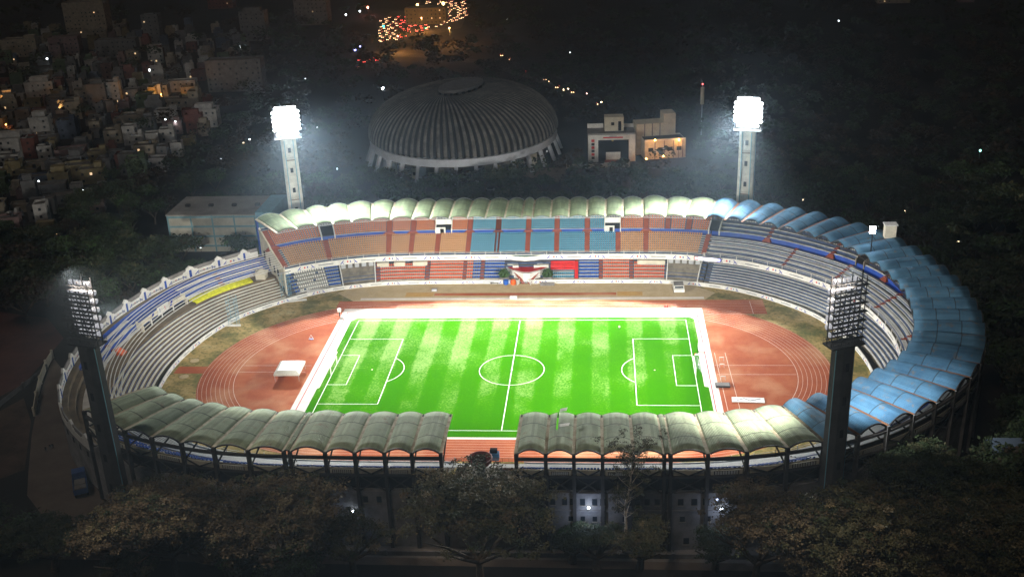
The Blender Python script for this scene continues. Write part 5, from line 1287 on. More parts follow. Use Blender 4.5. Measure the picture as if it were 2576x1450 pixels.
near_spec = [ # px centre, py top, height, radius, label, mats
 (1200,1192,24,15.5,'huge domed tree in the middle in front of the gap',BR,11,34,26000),
 (420,1210,21,14,'big russet tree right of the near left floodlight tower',RB,12,30,22000),
 (700,1205,21,15,'wide brown tree in front of the near left stand',RB,13,32,24000),
 (310,1275,18,11,'dark reddish tree at the foot of the near left floodlight tower',RB,14,24,12000),
 (1905,1222,21,12,'brown bushy tree in front of the right end of the near right stand',RB,15,26,15000),
 (2150,1235,21,15,'wide olive tree in front of the near right floodlight tower',BR,16,30,20000),
 (2480,1235,21,16,'wide olive tree in the bottom right beyond the tower',BR,17,30,20000),
 (2300,1105,20,12,'dark green spreading tree right of the near right floodlight tower',GR,18,26,15000),
 (2470,1150,18,10,'dark green tree before the small roof at the right edge',GR,19,24,10000),
 (330,1382,9,6,'small round dark tree at the bottom left',GR,20,16,6000),
 (730,1385,10,7,'green round tree at the bottom left of centre',GG,21,16,7000),
 (590,1355,9,6,'small green tree among the trunks at lower left',GG,22,14,5000),
 (120,1300,12,8,'dark low tree at the lower left edge',GR,23,18,8000),
 (1440,1300,8,5,'small dark green tree left of the lit blue wall',GG,24,12,4000),
 (1500,1318,10,6,'dark bush tree below the lit blue wall',GR,25,14,6000),
 (1610,1305,11,7,'olive tree under the tall thin tree',BR,26,16,7000),
 (1800,1330,9,6,'small dark tree left of the brown bushy tree',GR,27,12,5000),
 (560,1300,13,9,'reddish tree among the near left trees',RB,28,20,9000),
 (880,1290,13,9,'brown tree between the wide tree and the domed tree',BR,29,20,9000),
 (2050,1330,14,10,'dark tree low in the right foreground',RB,30,20,9000),
 (2350,1340,15,12,'dark low tree at the bottom right',RB,31,22,9000),
 (2530,1400,12,10,'darkest tree in the bottom right corner',GR,32,18,7000),
]
def tree_xy(px, py, H, Rr):
    p = at(px,py,H); y = p[1]
    # crown's silhouette top sits a little toward its far side
    return p[0], y-0.25*Rr
for (px,py,H,Rr,lb_,mm,sd,nl_,nf) in near_spec:
    x,y = tree_xy(px,py,H,Rr)
    if abs(x) < 75 and y > -86-0.0*Rr: y = min(y,-84.5-Rr*0.45)
    umbrella_tree(x,y,Rr,H,lb_,mm,sd,nl_,nf,0.36 if H > 15 else 0.3)
# tall thin eucalyptus
c = at(1568,1345,0); et = root('eucalyptus', (c[0],-84.0,0), 'tall thin pale-trunked tree rising in front of the near right stand', 'tree')
b = MB(); rnd = random.Random(4); pts = [Vector((0,0,0)),Vector((0.4,0,7)),Vector((0.2,0.2,12)),Vector((1.2,0,17)),Vector((1.5,0.1,21)),Vector((1.6,0,25))]
for i,(p,q) in enumerate(zip(pts,pts[1:])): b.tube(p,q,0.36-0.06*i,0.30-0.06*i,n=8)
tips = []
for i in range(22):
    k = rnd.uniform(1.4,4.6); j = int(k); p = pts[j].lerp(pts[min(5,j+1)],k-j); t = rnd.uniform(0,6.28); L = rnd.uniform(2.0,4.6)*(1.1 if k > 2.5 else 0.8)
    q = p+Vector((math.cos(t)*L*0.75,math.sin(t)*L*0.75,L*0.8)); b.tube(p,q,0.12,0.05,n=5)
    for _ in range(3): w_ = q+Vector((rnd.gauss(0,1.0),rnd.gauss(0,1.0),rnd.uniform(0.2,1.6))); b.tube(q,w_,0.05,0.02,n=4); tips.append(w_)
tips += [Vector((1.6+rnd.gauss(0,2.6),rnd.gauss(0,2.4),24.5+rnd.gauss(0,1.6))) for _ in range(60)]
b.build('trunk', mat('pale_bark',(0.55,0.46,0.34),0.8,0.3,1.5), et)
me = crown_mesh('foliage', [(t_[0],t_[1],t_[2],0.55,0.5) for t_ in tips], 2600, 0.16, [Mt['leafolive'],Mt['leafdark']], 9); o = bpy.data.objects.new('foliage', me); COL.objects.link(o); o.parent = et

# ------------------------------------------------------------------ town at the upper left
wallcols = {'white':(0.34,0.335,0.32),'cream':(0.24,0.21,0.16),'grey':(0.12,0.12,0.12),'yellow':(0.18,0.15,0.08),'pink':(0.17,0.115,0.11),'green':(0.10,0.14,0.075),'blue':(0.08,0.10,0.14),'brick red':(0.15,0.06,0.045)}
WM = {k: mat('house_'+k.replace(' ','_'), v, 0.85, 0.3, 0.4) for k,v in wallcols.items()}
Mt['flatroof'] = mat('flat_roof_screed', (0.12,0.11,0.10), 0.9, 0.35, 0.3)
hblocks = []
_uw = {}
def unit_win():
    if 'w' not in _uw:
        b = MB(); b.box(-0.5,-0.05,-0.5,0.5,0.05,0.6); me = bpy.data.meshes.new('window'); me.from_pydata(b.v,[],b.f); me.materials.append(Mt['glass']); _uw['w'] = me
    return _uw['w']
def lit_win():
    if 'l' not in _uw:
        me = unit_win().copy(); me.materials.clear(); me.materials.append(glow('window',(1.0,0.62,0.3),1.0)); _uw['l'] = me
    return _uw['l']
feats = ['with rooftop water tank','with rooftop stair hut','with parapet roof','with set-back top floor']
def house(x,y,w,d,st,col,feat,rz,label,group='houses in the town at the upper left',rnd=None,wins=True,lit=0.03,name='house'):
    h = st*3.1; r = root(name,(x,y,0),label,'house' if name=='house' else 'building',group,rz)
    b = MB(); b.box(-w/2,-d/2,0,w/2,d/2,h); b.build('wall',WM[col],r)
    b = MB(); b.box(-w/2+0.25,-d/2+0.25,h,w/2-0.25,d/2-0.25,h+0.05); rf = b.build('roof',Mt['flatroof'],r)
    b = MB(); b.box(-w/2,-d/2,h,w/2,-d/2+0.25,h+0.9); b.box(-w/2,d/2-0.25,h,w/2,d/2,h+0.9); b.box(-w/2,-d/2+0.25,h,-w/2+0.25,d/2-0.25,h+0.9); b.box(w/2-0.25,-d/2+0.25,h,w/2,d/2-0.25,h+0.9); b.build('parapet',WM[col],rf)
    if feat == 0: b = MB(); b.lathe([(0,h+0.4),(0.8,h+0.4),(0.8,h+2.0),(0,h+2.3)],(w*0.2,d*0.15,0),10); b.build('water_tank',Mt['darkmetal'],rf)
    elif feat == 1: b = MB(); b.box(w*0.1,0,h+0.05,w*0.4,d*0.4,h+2.6); b.build('stair_hut',WM[col],rf)
    elif feat == 3: b = MB(); b.box(-w*0.35,-d*0.1,h+0.05,w*0.3,d*0.42,h+3.0); b.build('top_floor',WM[col],rf)
    if wins:
        nx = max(1,int(w/3.4)); ny = max(1,int(d/4.0)); k = 0
        for f_ in range(st):
            for i in range(nx):
                if k > 40: break
                if rnd.random() < 0.35: continue
                o = bpy.data.objects.new('window', lit_win() if rnd.random() < lit else unit_win()); COL.objects.link(o); o.parent = r; o.location = (-w/2+(i+0.5)*w/nx, -d/2-0.03, f_*3.1+1.7); k += 1
            for i in range(ny):
                if rnd.random() < 0.4: continue
                o = bpy.data.objects.new('window', unit_win()); COL.objects.link(o); o.parent = r; o.location = (w/2+0.03, -d/2+(i+0.5)*d/ny, f_*3.1+1.7); o.rotation_euler = (0,0,R(90))
    hblocks.append((x,y,max(w,d)*0.62)); return r
rh = random.Random(5)
Z3 = lambda X,Y: ((0+X/3.4516)/1.13005,(200+Y/3.4516)/1.13005)   # enlarged survey crop
hand = [ # crop X, crop Y of base centre, width, depth, storeys, colour, feat, rz, label
 (100,860,17,10,3,'white',3,14,'white three-storey house with a balcony row at the left frame edge'),
 (290,860,6,9,3,'brick red',2,14,'narrow brick red house between two white houses at the left edge'),
 (405,700,10,9,4,'white',3,14,'tall white four-storey house right of the white balcony house'),
 (265,690,8,9,3,'grey',0,14,'grey house behind the narrow brick red house'),
 (430,790,13,8,2,'grey',2,16,'low grey house with dark front below the tall white house'),
 (505,820,4,7,2,'yellow',2,16,'small yellow annex at the right end of the low grey house'),
 (390,270,17,11,3,'white',3,12,'big pale house with set-back terrace top at upper left'),
 (565,245,6,9,3,'brick red',2,12,'orange lit red house beside the big pale terrace house'),
 (560,370,12,9,2,'grey',1,14,'grey house with a stair hut below the big pale terrace house'),
 (700,400,12,9,2,'grey',0,14,'grey low house with a tank right of the stair hut house'),
 (720,480,9,8,3,'cream',1,14,'cream house with pale stripe in the middle of the town'),
 (960,350,11,10,4,'grey',3,10,'broad grey house with ragged top floor in the middle of the town'),
 (1110,330,9,9,4,'white',1,10,'white house with stacked balconies right of the broad grey house'),
 (1290,300,9,8,2,'white',2,8,'low white house left of the green house'),
 (1430,400,10,8,3,'green',2,10,'bright green house in the middle of the town'),
 (1500,330,4,7,3,'yellow',2,10,'slim yellow stair tower behind the green house'),
 (1700,400,19,9,2,'cream',0,8,'long cream house row with rooftop clutter on the right of the town'),
 (1915,430,6,9,4,'cream',1,8,'slim cream house at the right end of the long cream row'),
 (1780,210,18,8,2,'white',2,8,'long white house at the top right of the town'),
 (1520,260,16,7,2,'white',0,8,'long low white house above the green house'),
 (1640,510,13,8,2,'white',1,8,'pale house lit by two white lamps'),
 (2010,560,14,9,3,'white',3,6,'white stepped house at the right edge of the town near the lit tower'),
 (1310,560,14,9,2,'cream',1,10,'cream flat house below the green house'),
 (690,910,14,8,2,'pink',2,16,'pinkish grey flat house in the lower town'),
 (750,1070,12,9,2,'yellow',2,18,'ochre house with long parapet in the lower town'),
 (890,1110,11,9,2,'yellow',1,18,'ochre house with stepped front in the lower town'),
 (570,1150,9,8,2,'yellow',3,18,'ochre corner house left of the long parapet house'),
 (610,1080,6,6,2,'cream',2,18,'small cream cube house in the lower town'),
 (250,1250,8,6,1,'pink',2,16,'small pink roofed hut at the lower left of the town'),
 (330,1120,14,7,1,'blue',2,18,'low blue grey shed roof house at the lower left of the town'),
 (480,1200,14,7,1,'grey',2,18,'low grey shed roof in the lower town'),
 (950,1390,6,5,2,'pink',2,18,'small pink house near the grey hall'),
 (480,1410,5,6,2,'grey',2,18,'small bluish grey house above the left trees'),
 (690,1300,20,9,1,'grey',2,18,'long dark shed roof above the left trees'),
 (860,1380,14,5,1,'grey',2,18,'pale low shed beside the small pink house'),
 (40,1130,5,6,2,'yellow',1,16,'small yellow house at the left edge above the trees'),
 (740,1200,5,5,1,'white',2,18,'tiny white hut in the lower town'),
 (1000,1190,4,4,1,'white',2,18,'tiny pale hut lit at the end of the lower town'),
 (960,930,9,7,2,'yellow',1,16,'small yellow fronted house above the ochre houses'),
 (1100,870,11,6,1,'grey',2,14,'low grey hut row above the ochre houses'),
 (360,980,12,6,1,'cream',2,16,'low cream house row above the pink hut'),
]
for X,Y,w,d,st,col,ft,rz,lb_ in hand:
    px,py = Z3(X,Y); c = at(px,py,0); house(c[0],c[1]+d*0.4,w,d,st,col,ft,R(rz),lb_,'houses in the town at the upper left',rh,True,0.05)
# slab block and other taller buildings farther off
for px,py,w,d,st,col,ft,rz,lb_ in ((230,92,34,14,9,'cream',1,4,'large nine-storey slab block with many windows at the top left'),
    (390,108,13,10,7,'grey',0,6,'slim seven-storey tower block with lit top at upper left'),(645,100,20,12,7,'grey',3,2,'lit grey tower block above the left floodlight'),
    (790,60,28,14,8,'grey',2,0,'dim broad block at the top left of centre'),(600,225,34,12,6,'grey',2,4,'long dim purple tinted block left of the lit tower'),
    (60,140,26,12,4,'cream',1,8,'broad low block lit orange at the upper left edge'),(300,142,30,10,4,'grey',0,8,'long grey block below the nine-storey slab'),
    (1075,58,34,14,4,'yellow',2,0,'yellowish low block facing the red traffic'),(2245,6,26,12,4,'cream',2,-4,'pale block cut by the top edge on the right'),(2428,4,12,10,3,'pink',2,-4,'small pink block cut by the top edge at far right'),
    (560,20,24,12,6,'brick red',1,2,'reddish block at the very top left of centre'),(170,135,22,10,4,'pink',2,8,'pinkish low block left of the slab block')):
    c = at(px,py,0); house(c[0],c[1],w,d,st,col,ft,R(rz),lb_,'taller blocks at the top of the view',rh,True,0.06 if py < 120 else 0.03,'apartment_block')
cols = list(wallcols); seen = {}
tries = 0; nh = 0
while nh < 235 and tries < 14000:
    tries += 1
    px = rh.uniform(-10,620); py = rh.uniform(75,600)
    if py > 720-0.72*px or (px > 560 and py > 190): continue
    c = at(px,py,0); w = rh.uniform(4.5,10.5); d = rh.uniform(4.5,8); rad = max(w,d)*0.6
    if any(math.hypot(c[0]-a,c[1]-b_) < (rad+r_)*0.92 for a,b_,r_ in hblocks): continue
    st = rh.choice((1,1,2,2,2,3)); col = rh.choice(cols+['grey','grey','grey','white','white','cream','cream','grey']); ft = rh.randrange(4)
    zone = 'upper' if py < 190 else ('middle' if py < 330 else 'lower'); side = 'left' if px < 200 else ('centre' if px < 400 else 'right')
    lb_ = '%s %s-storey house %s, %s %s of the town' % (col, {1:'one',2:'two',3:'three',4:'four'}[st], feats[ft], zone, side)
    seen[lb_] = seen.get(lb_,0)+1
    if seen[lb_] > 1:
        lb_ = 'small '+lb_ if w < 7 else 'broad '+lb_
        if lb_ in seen: continue
        seen[lb_] = 1
    house(c[0],c[1],w,d,st,col,ft,R(rh.uniform(5,20)),lb_,'houses in the town at the upper left',rh, py > 130, 0.05); nh += 1
print('houses', len(hblocks), tries)
# town lamps
for i,(px,py,k,col,s,rad,real,lb_) in enumerate((
  (245,233-25,'sodium',OR,40,0.9,9000,'bright orange street lamp in the upper middle of the town'),
  (50,116,'sodium',OR,40,1.2,16000,'orange street lamp at the upper left edge'),
  (405,236,'sodium',OR,6,0.5,5000,'orange lamp hidden under the tree right of the town middle'),
  (165,262,'sodium',OR,6,0.4,2500,'orange lamp at the red house right of the pale terrace house'),
  (20,240,'sodium',OR,10,0.4,1500,'small orange lamp at the left edge of the middle town'),
  (15,312,'sodium',OR,10,0.4,1200,'low orange lamp left of the white houses'),
  (118,147,'cool',WH,30,0.6,900,'white street lamp in the upper left of the town'),
  (376,176,'cool',WH,30,0.7,900,'white street lamp in the upper right of the town'),
  (605,117,'cool',WH,20,0.7,600,'white lamp above the purple haze left of the lit tower'),
  (540,166,'cool',WH,14,0.5,300,'faint white lamp left of the lit tower'),
  (768,198,'cool',WH,14,0.4,0,'small white lamp right above the lit tower'),
  (848,424,'cool',WH,16,0.3,100,'small white lamp in the dark right of the lit tower shaft'),
  (798,320,'cool',WH,10,0.3,0,'pin-sized white lamp right of the lit floodlight head'),
  (556,398,'cool',WH,14,0.35,150,'small white lamp in the trees left of the lit tower'),
  (628,350,'cool',WW,14,0.4,500,'warm white lamp at the forecourt left of the lit tower'),
  (612,358,'warm',WW,14,0.4,900,'warm yellow lamp at the forecourt left of the lit tower'),
  (302,503,'teal',(0.3,0.9,0.9),20,0.45,150,'teal lamp left of the grey hall'),
  (416,308-8,'cool',WH,24,0.35,250,'left of two white lamps on the pale house in the town'),
  (441,313-8,'cool',WH,24,0.35,250,'right of two white lamps on the pale house in the town'),
  (97,455,'cool',WH,16,0.35,100,'white lamp in the lower left of the town'),
  (209,478,'cool',WH,12,0.3,0,'faint white lamp in the lower middle of the town'),
  (352,628,'cool',WH,12,0.25,0,'left of two pin-sized white lamps above the open terrace'),
  (504,622,'cool',WH,14,0.25,0,'right of two pin-sized white lamps above the open terrace'),
  (1275,50,'cool',WH,24,0.9,0,'cluster lamp in the dark park above the dome'),
  (1434,132,'cool',WH,16,0.35,0,'pin-sized lamp in the dark park right above the dome'),
  (1548,83,'cool',WH,16,0.4,0,'upper pin-sized lamp in the dark park'),
  (2122,513,'cool',WH,30,0.4,200,'white lamp in the woods above the blue roof'),
  (2229,530,'warm',WW,26,0.35,100,'left of a pair of warm lamps in the woods above the blue roof'),
  (2276,531,'warm',WW,26,0.35,100,'right of a pair of warm lamps in the woods above the blue roof'),
  (2411,607,'warm',(1,0.55,0.4),26,0.4,100,'pinkish lamp in the woods right of the blue roof'),
  (2459,609,'warm',WW,12,0.2,0,'tiny lamp right of the pinkish lamp in the woods'),
  (2513,663,'warm',(1,0.6,0.45),26,0.4,100,'pinkish lamp at the right edge of the woods'),
  (2555,762,'cool',WH,10,0.25,0,'faint lamp at the right edge beside the blue roof'),
  (2466,378,'teal',(0.3,0.9,0.7),10,0.5,300,'greenish lamp in the woods at the far right'),
  (2020,502,'warm',WW,16,0.25,0,'left of two tiny warm lamps above the blue roof beginning'),
  (2087,496,'warm',(1,0.5,0.4),16,0.25,0,'right of two tiny warm lamps above the blue roof beginning'),
  (2110,52,'cool',WW,10,0.6,0,'faint lamp group at the top right'),
  (1430,222,'warm',WW,24,0.55,100,'left warm lamp on the road right of the dome'),
  (1418,225,'warm',WW,24,0.5,0,'warm lamp beside the left warm lamp on the road right of the dome'),
  (1476,235,'red',(1,0.5,0.4),14,0.35,0,'small pink lamp on the road right of the dome'),
  (1513,257,'warm',WW,24,0.45,100,'warm lamp on the road above the cream office block'),
  (925,18,'sodium',(1,0.25,0.15),20,1.0,2000,'red glowing lamp at the top above the traffic'),
  (1050,12,'yellowl',(1,0.7,0.2),20,1.2,3000,'yellow glowing lamp at the top above the traffic'),
  (1115,8,'yellowl',(1,0.7,0.2),20,1.4,4000,'wide yellow lamp at the top right of the traffic'),
  (965,66,'green',(0.0,1.0,0.5),24,0.8,600,'green traffic light left of the red traffic'),
  (1070,71,'green',(0.0,1.0,0.5),10,0.4,0,'small green traffic light in the middle of the traffic'),
  (893,125,'violet',(0.35,0.35,1.0),20,0.8,300,'blue violet sign lamp left of the road below the traffic'),
  (906,117,'violet',(0.5,0.5,1.0),20,0.6,0,'pale violet lamp right of the blue violet sign lamp'),
  (905,28,'cool',WH,16,0.8,0,'left white lamp left of the traffic'),(870,37,'cool',WH,16,0.8,0,'far left white lamp left of the traffic'))):
    nm_ = 'traffic_light' if 'traffic light' in lb_ else 'street_lamp'
    lamp(px,py,7,k+('%d' % s),col,s*0.5,rad,lb_,real*(2.0 if k == 'sodium' else 0.7),'street lamps of the town and park',nm_,'lamp')
# big lamp on a mast behind the blue roof, and its small gate tower
c = at(2196,577,26); r = root('mast_light',(c[0]+6,c[1]+12,0),'small bright white flood lamp on a pole rising over the blue roof','lamp')
cc = at(2196,577,27.5); r.location = (cc[0],cc[1],0)
r.location = (at(2196,577,30)[0], at(2196,577,30)[1], 0)
b = MB(); b.tube((0,0,23),(0,0,29.6),0.15,n=6); b.build('pole',Mt['darkmetal'],r)
b = MB(); b.box(-0.9,-0.25,28.9,0.7,0.05,31.0); b.build('bulb', glow('mast',(0.95,0.95,1.0),40),r)
c = at(2232,590,24); r = root('roof_hut',(at(2234,592,24.5)[0],at(2234,592,24.5)[1],0),'small pale roof hut standing beside the white flood lamp on the blue roof','hut')
b = MB(); b.box(-1.2,-1.2,24.0,2.0,1.2,28.0); b.build('wall',Mt['cream'],r); b = MB(); b.box(-1.5,-1.5,28.0,2.3,1.5,28.3); b.build('roof',Mt['white'],r)
c = at(1764,330,0); r = root('radio_mast',(at(1764,330,2)[0],at(1764,330,2)[1],0),'thin radio mast with a red top light left of the lit right tower','mast')
H_ = 25
b = MB(); b.tube((0,0,0),(0,0,H_),0.35,0.2,n=6); b.build('pole',Mt['steel'],r); b = MB(); b.tube((0,0,H_*0.62),(0,0,H_*0.95),0.9,0.9,n=8); b.build('antenna',Mt['cream'],r); b = MB(); mesh_bulb(b,0.35,(0,0,H_+0.3)); b.build('bulb', glow('redtop',(1,0.1,0.1),10),r)
c = at(2535,1108,10); r = root('gabled_house',(c[0],c[1],0),'small gabled roof among the trees at the right edge','house')
b = MB(); b.box(-3.5,-2.5,0,3.5,2.5,8.4); b.build('wall',Mt['cream'],r); b = MB(); b.add([(-4,-3,8.4),(4,-3,8.4),(4,3,8.4),(-4,3,8.4),(-3.2,0,10.8),(3.2,0,10.8)],[(0,1,5,4),(2,3,4,5),(1,2,5),(3,0,4),(3,2,1,0)]); b.build('roof',mat('slate_blue',(0.10,0.13,0.17),0.6),r)
# ------------------------------------------------------------------ traffic
c = at(205,1232,0); tr = root('lorry',(c[0],c[1],0),'blue lorry with open bed parked on the left road by the stadium wall','lorry',None,R(28))
b = MB(); b.box(-1.4,-1.5,0.7,1.4,4.6,1.3); b.build('chassis',Mt['darkmetal'],tr)
b = MB(); b.box(-1.5,2.6,1.3,1.5,5.0,3.4); b.build('cab',mat('lorry_blue',(0.05,0.10,0.28),0.5),tr)
b = MB(); b.box(-1.6,-4.0,1.3,1.6,2.4,1.5)
for (x0,y0,x1,y1) in ((-1.6,-4,-1.5,2.4),(1.5,-4,1.6,2.4),(-1.6,-4,1.6,-3.9),(-1.6,2.3,1.6,2.4)): b.box(x0,y0,1.5,x1,y1,2.6)
b.build('bed',mat('lorry_bed',(0.06,0.12,0.30),0.5),tr); b = MB(); b.box(-1.3,-3.4,1.55,1.3,-1.6,2.5); b.box(-1.2,-1.0,1.55,1.2,1.6,2.3); b.build('load',Mt['darkwall'],tr)
b = MB(); b.box(-1.3,5.01,2.3,1.3,5.05,3.2); b.build('windscreen',Mt['glass'],tr)
for x in (-1.5,1.2):
    for y in (-2.8,-1.6,3.6): b = MB(); b.tube((x,y,0.55),(x+0.3,y,0.55),0.55,n=12); b.build('wheel',Mt['black'],tr)
def car_proto():
    r = root('car',(0,0,0),'','car','cars queueing on the far road')
    b = MB(); b.box(-0.85,-2.1,0.35,0.85,2.1,0.95); b.build('body',WM['grey'],r)
    b = MB(); b.obox((0,-0.2),0.78,1.2,0.95,1.5,0,0,0.8); b.build('cabin',Mt['glass'],r)
    for x in (-0.6,0.6): b = MB(); b.box(x-0.3,-2.2,0.5,x+0.3,-2.1,0.95); b.build('tail_light',glow('tail',(1,0.07,0.05),7),r)
    for x in (-0.6,0.6): b = MB(); b.box(x-0.26,2.1,0.5,x+0.26,2.2,0.9); b.build('headlight',glow('head',(1,0.6,0.3),7),r)
    for x in (-0.9,0.7):
        for y in (-1.3,1.3): b = MB(); b.tube((x,y,0.33),(x+0.2,y,0.33),0.33,n=8); b.build('wheel',Mt['black'],r)
    return r
car0 = car_proto(); kids0 = list(car0.children)
rc = random.Random(3); cps = []; t_ = 0
while len(cps) < 125 and t_ < 4000:
    t_ += 1; px = rc.uniform(955,1175); py = rc.uniform(4,108)
    if py > 112-0.32*(px-962) or (1083 < px < 1097): continue
    if px < 1050 and py < 42: continue
    if 1025 < px < 1122 and 14 < py < 62: continue
    c = at(px,py,0.3)
    if all(math.hypot(c[0]-a,c[1]-b_) > 4.6 for a,b_,_ in cps): cps.append((c[0],c[1],px))
for px,py in ((905,152),(918,156),(930,150),(898,170),(950,152),(942,146),(925,146),(1262,140),(1310,178),(1318,183),(1352,196),(1370,200),(1378,205),(1402,220),(1440,232),(1506,262),(1345,188),(1280,150)): c = at(px,py,0.3); cps.append((c[0],c[1],px+1000))
cn = ['dark','silver','small','low','pale','compact']
for i,(x,y,px) in enumerate(cps):
    if i == 0: r = car0
    else:
        r = car0.copy(); COL.objects.link(r)
        for k in kids0: q = k.copy(); COL.objects.link(q); q.parent = r
    head = px % 1000 > 75 if px < 1300 else (px > 2100)
    r.location = (x,y,0.03); r.rotation_euler = (0,0,R(rc.uniform(-12,12)+(180 if head else 0)))
    if px < 2000 and px < 1300:
        r['label'] = 'car with glowing headlights facing the stadium in the jam on the far road' if head else 'car with red tail lights driving away in the jam on the far road'; r['group'] = 'cars in the jam with headlights' if head else 'cars in the jam with tail lights'
    else:
        r['label'] = 'car with headlights on the dark road right of the dome arena' if head else 'car with red tail lights on the road left of the dome arena'; r['group'] = 'cars on the road right of the dome' if head else 'cars on the road left of the dome'
for px,py,lb_ in ((1232,478,'small pale car parked behind the main stand roof'),(610,352,'car with lit lamps at the forecourt left of the tower')):
    r = car0.copy(); COL.objects.link(r); c = at(px,py,0.3)
    for k in kids0[:2]+kids0[6:]: q = k.copy(); COL.objects.link(q); q.parent = r
    r.location = (c[0],c[1],0.02); r.rotation_euler = (0,0,R(80)); r['label'] = lb_; r['group'] = 'parked cars'
# soft road lighting for the jam
for px,py,e,col in ((1000,90,26000,(1,0.35,0.2)),(1130,70,26000,(1,0.6,0.3)),(1060,45,26000,(1,0.5,0.2))):
    c = at(px,py,9); lamp(px,py,11,'sodium20',OR,10,0.5,'tall orange street lamp over the traffic, %s one' % {1000:'left',1130:'right',1060:'farthest'}[px],e,'street lamps over the traffic jam')
# wall lamps on the near stand
for x,z_,e,lb_ in ((22.6,9.6,650,'l'),(49.5,9.2,450,'r'),(-27,8.0,200,'a')):
    s = outer_near(x); p = W(s,1.03,z_+1.2,1.0); b = MB(); b.box(-0.25,-0.1,-0.12,0.25,0.25,0.12)
    o = b.build('wall_lamp', glow('walllamp',(0.8,0.9,1.0),16), nr if x > 5 else nl); o.location = p
    d = bpy.data.lights.new('wall_lamp_light','POINT'); d.energy = e; d.color = (0.55,0.68,1.0); d.shadow_soft_size = 0.25; lo = bpy.data.objects.new('wall_lamp_light', d); COL.objects.link(lo); lo.parent = o; lo.location = (0,-2.4,0.0)

# prototypes for the many background trees
protos = []
for i,(Rr,H,mm,nf) in enumerate(((6,11,GR,2600),(7,12,[Mt['leafdark'],Mt['leafdim']],2800),(5,10,GG,2200),(8,13,GR,3000),(6,14,GG,2600),(7,10,[Mt['leafdim'],Mt['leafdark']],2600))):
    cm = crown_mesh('crown', lobes_of(Rr,H*0.7,9,40+i,H*0.55,0.9), nf, 0.55, mm, 50+i); tm = trunk_mesh('trunk', H*0.7, 0.4, Rr*0.8, 60+i, 4); protos.append((Rr,H,cm,tm))
blocks = [(-38,230,58),(30,212,18),(55,222,18),(-125,110,30)]
def free(x,y,r_=5):
    # outside the stadium?
    p = np.array([x,y]); v = p-RP; d = (v**2).sum(1); i = int(d.argmin()); dn = float((v[i]*RN[i]).sum())
    if dn < 27+r_*0.6 : return False
    for bx_,by_,br in hblocks:
        if abs(x-bx_) < br+r_*0.7 and abs(y-by_) < br+r_*0.7: return False
    for bx_,by_,br in blocks:
        if math.hypot(x-bx_,y-by_) < br+r_*0.5: return False
    return True
house_spots = []
def in_city(px,py):  # region of the frame covered by houses
    return px < 560 and 60 < py < 500 and py < 620-0.55*px
placed = []
def try_tree(x,y,rr_,gap=0.62):
    for (a,b_,c_) in placed:
        if (a-x)**2+(b_-y)**2 < ((c_+rr_)*gap)**2: return False
    placed.append((x,y,rr_)); return True
adj = ['dark','olive','green','dull','bushy','rounded','leafy','ragged']
def region(px,py):
    if py > 1050 and px > 1288: return ('beyond the right end wall at the lower right edge','trees at the lower right')
    if py > 1050: return ('by the left road near the bottom edge','trees at the lower left')
    if px > 2100 and py > 560: return ('in the woods right of the blue roof','trees right of the blue roof')
    if px > 1900: return ('in the dark woods at upper right behind the lit tower','trees in the upper right woods')
    if px < 700 and py > 620: return ('left of the open terrace below the grey hall','trees outside the open terrace')
    if px < 700: return ('among the houses and the grey hall at the left','trees between houses and hall')
    if py > 400: return ('just behind the main grandstand roof','trees behind the main stand')
    if px < 950: return ('between the lit left tower and the dome arena','trees left of the dome')
    return ('in the dark park around and beyond the dome arena','trees around the dome')
rnd = random.Random(77); cnt = 0
# hand placed first: those the photo shows clearly
first_px = [(450,625,14,1),(520,575,16,0),(560,600,14,1),(350,560,14,0),(300,600,13,4),(380,640,13,0),(230,600,14,3),(150,640,14,4),(60,560,13,0),(40,650,14,5),(110,720,12,1),(250,680,13,0),(330,700,12,0),(430,560,13,2),(200,720,12,3),(60,760,12,5),(480,470,12,0),(540,455,12,4),
 (1040,440,9,1),(1130,440,10,1),(1220,450,9,1),(1330,470,8,0),(1600,450,10,0),(1700,450,11,0),(1520,450,9,0),(960,450,10,0),(880,460,10,3),
 (2500,640,13,2),(2450,560,13,0),(2380,520,13,1),(2550,820,14,2),(2530,900,14,4),(2480,930,14,0),(2510,1010,14,2),(2560,700,13,0),(2300,500,13,1),(2440,700,13,0),(2520,760,13,1),(2400,620,13,0)]
def add_tree(x,y,pi,sc,label,group):
    Rr,H,cm,tm = protos[pi]
    r = root('tree', (x,y,0), label, 'tree', group, rnd.uniform(0,6.28)); r.scale = (sc,sc,sc*rnd.uniform(0.85,1.15))
    o = bpy.data.objects.new('crown', cm); COL.objects.link(o); o.parent = r; o = bpy.data.objects.new('trunk', tm); COL.objects.link(o); o.parent = r
for (px,py,H,pi) in first_px:
    p = at(px,py,H*0.6); x,y = p[0],p[1]; Rr,Hp,_,_ = protos[pi]; sc = H/Hp
    if not free(x,y,2): continue
    if not try_tree(x,y,Rr*sc,0.4): continue
    a_,g_ = region(px,py); add_tree(x,y,pi,sc,adj[rnd.randrange(8)]+' tree '+a_, g_); cnt += 1
cands = []
for k in range(9000):
    px = rnd.uniform(-40,2616); py = rnd.uniform(20,1400)
    if py < 90 and rnd.random() < 0.6: continue
    p = at(px,py,4); cands.append((p[0],p[1],px,py))
cands.sort(key=lambda q: q[1])
far_list = []
road_px = lambda px,py: (945<px<1180 and py<112) 
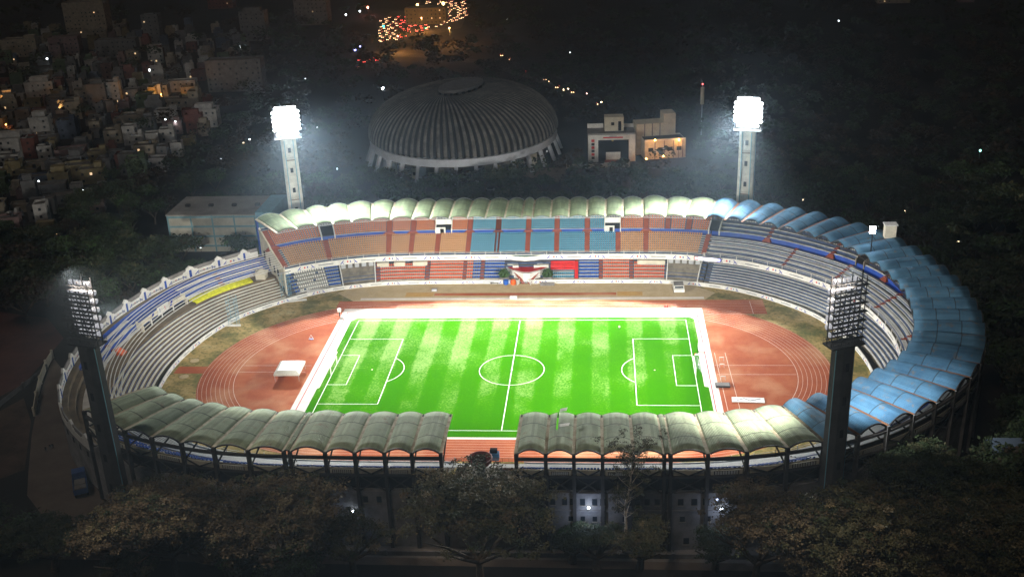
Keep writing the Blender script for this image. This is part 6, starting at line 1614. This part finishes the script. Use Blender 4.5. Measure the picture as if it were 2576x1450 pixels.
for (x,y,px,py) in cands:
    if not free(x,y,5): continue
    if -95<x<95 and y< -70: continue
    if in_city(px,py) and rnd.random() < 0.62: continue
    if road_px(px,py+8): continue
    if px < 260 and 760 < py < 1330: continue
    if abs(py-(1455-1.0*px)) < 0: continue
    pi = rnd.randrange(6); Rr,H,_,_ = protos[pi]; sc = rnd.uniform(0.75,1.15)*(1.0 if y < 400 else 1.15)
    if not try_tree(x,y,Rr*sc,0.72): continue
    if cnt < 285:
        a_,g_ = region(px,py); add_tree(x,y,pi,sc,adj[rnd.randrange(8)]+' tree '+a_,g_); cnt += 1
    else: far_list.append((x,y,Rr*sc,H*sc,rnd.randrange(10**6)))
# the far wood reads as one mass
V=[];F=[];MI=[]
for (x,y,Rr,H,sd) in far_list:
    q = random.Random(sd); mi = q.choice((0,0,1,2)); nq = 110 if y < 420 else 60; sz = 0.9 if y < 420 else 1.4
    lob = [(q.uniform(-.5,.5)*Rr,q.uniform(-.5,.5)*Rr,H*q.uniform(.5,.75),Rr*q.uniform(.4,.6)) for _ in range(5)]
    for k in range(nq):
        l = lob[k % 5]; th = q.uniform(0,6.28); ph = math.asin(q.uniform(-.3,1)); c = Vector((x+l[0]+l[3]*math.cos(ph)*math.cos(th), y+l[1]+l[3]*math.cos(ph)*math.sin(th), l[2]+l[3]*0.8*math.sin(ph)))
        a = Vector((q.gauss(0,.6),q.gauss(0,.6),1)).normalized(); u = a.orthogonal().normalized(); u.rotate(Matrix.Rotation(q.uniform(0,6.28),3,a)); v = a.cross(u); s = sz*q.uniform(.6,1.3)
        kk = len(V); V += [tuple(c-u*s),tuple(c-v*s*.7),tuple(c+u*s),tuple(c+v*s*.7)]; F.append((kk,kk+1,kk+2,kk+3)); MI.append(mi)
me = bpy.data.meshes.new('woodland'); me.from_pydata(V,[],F)
for m_ in (Mt['leafdark'],Mt['leafdim'],Mt['leafdim']): me.materials.append(m_)
me.polygons.foreach_set('material_index',MI); o = bpy.data.objects.new('woodland', me); COL.objects.link(o); o['kind'] = 'stuff'; o['label'] = 'dark far-off woodland beyond the dome and to the right'; o['category'] = 'woodland'
print('trees', cnt, 'far', len(far_list))

# ------------------------------------------------------------------ night haze
hz = MB(); hz.box(-1390,-390,-2.0,1190,2590,142); 
hm = bpy.data.materials.new('night_haze'); hm.use_nodes = True; nt = hm.node_tree
for n_ in list(nt.nodes):
    if n_.type != 'OUTPUT_MATERIAL': nt.nodes.remove(n_)
out = [n_ for n_ in nt.nodes if n_.type == 'OUTPUT_MATERIAL'][0]
pv = nt.nodes.new('ShaderNodeVolumePrincipled'); pv.inputs['Color'].default_value = (0.62,0.82,1.0,1); pv.inputs['Density'].default_value = 0.0002; pv.inputs['Anisotropy'].default_value = 0.65
nt.links.new(pv.outputs[0], out.inputs['Volume'])
HZ = True
if HZ:
    o = hz.build('haze', hm, None); o['kind'] = 'stuff'; o['label'] = 'thin night haze around the stadium'; o['category'] = 'haze'
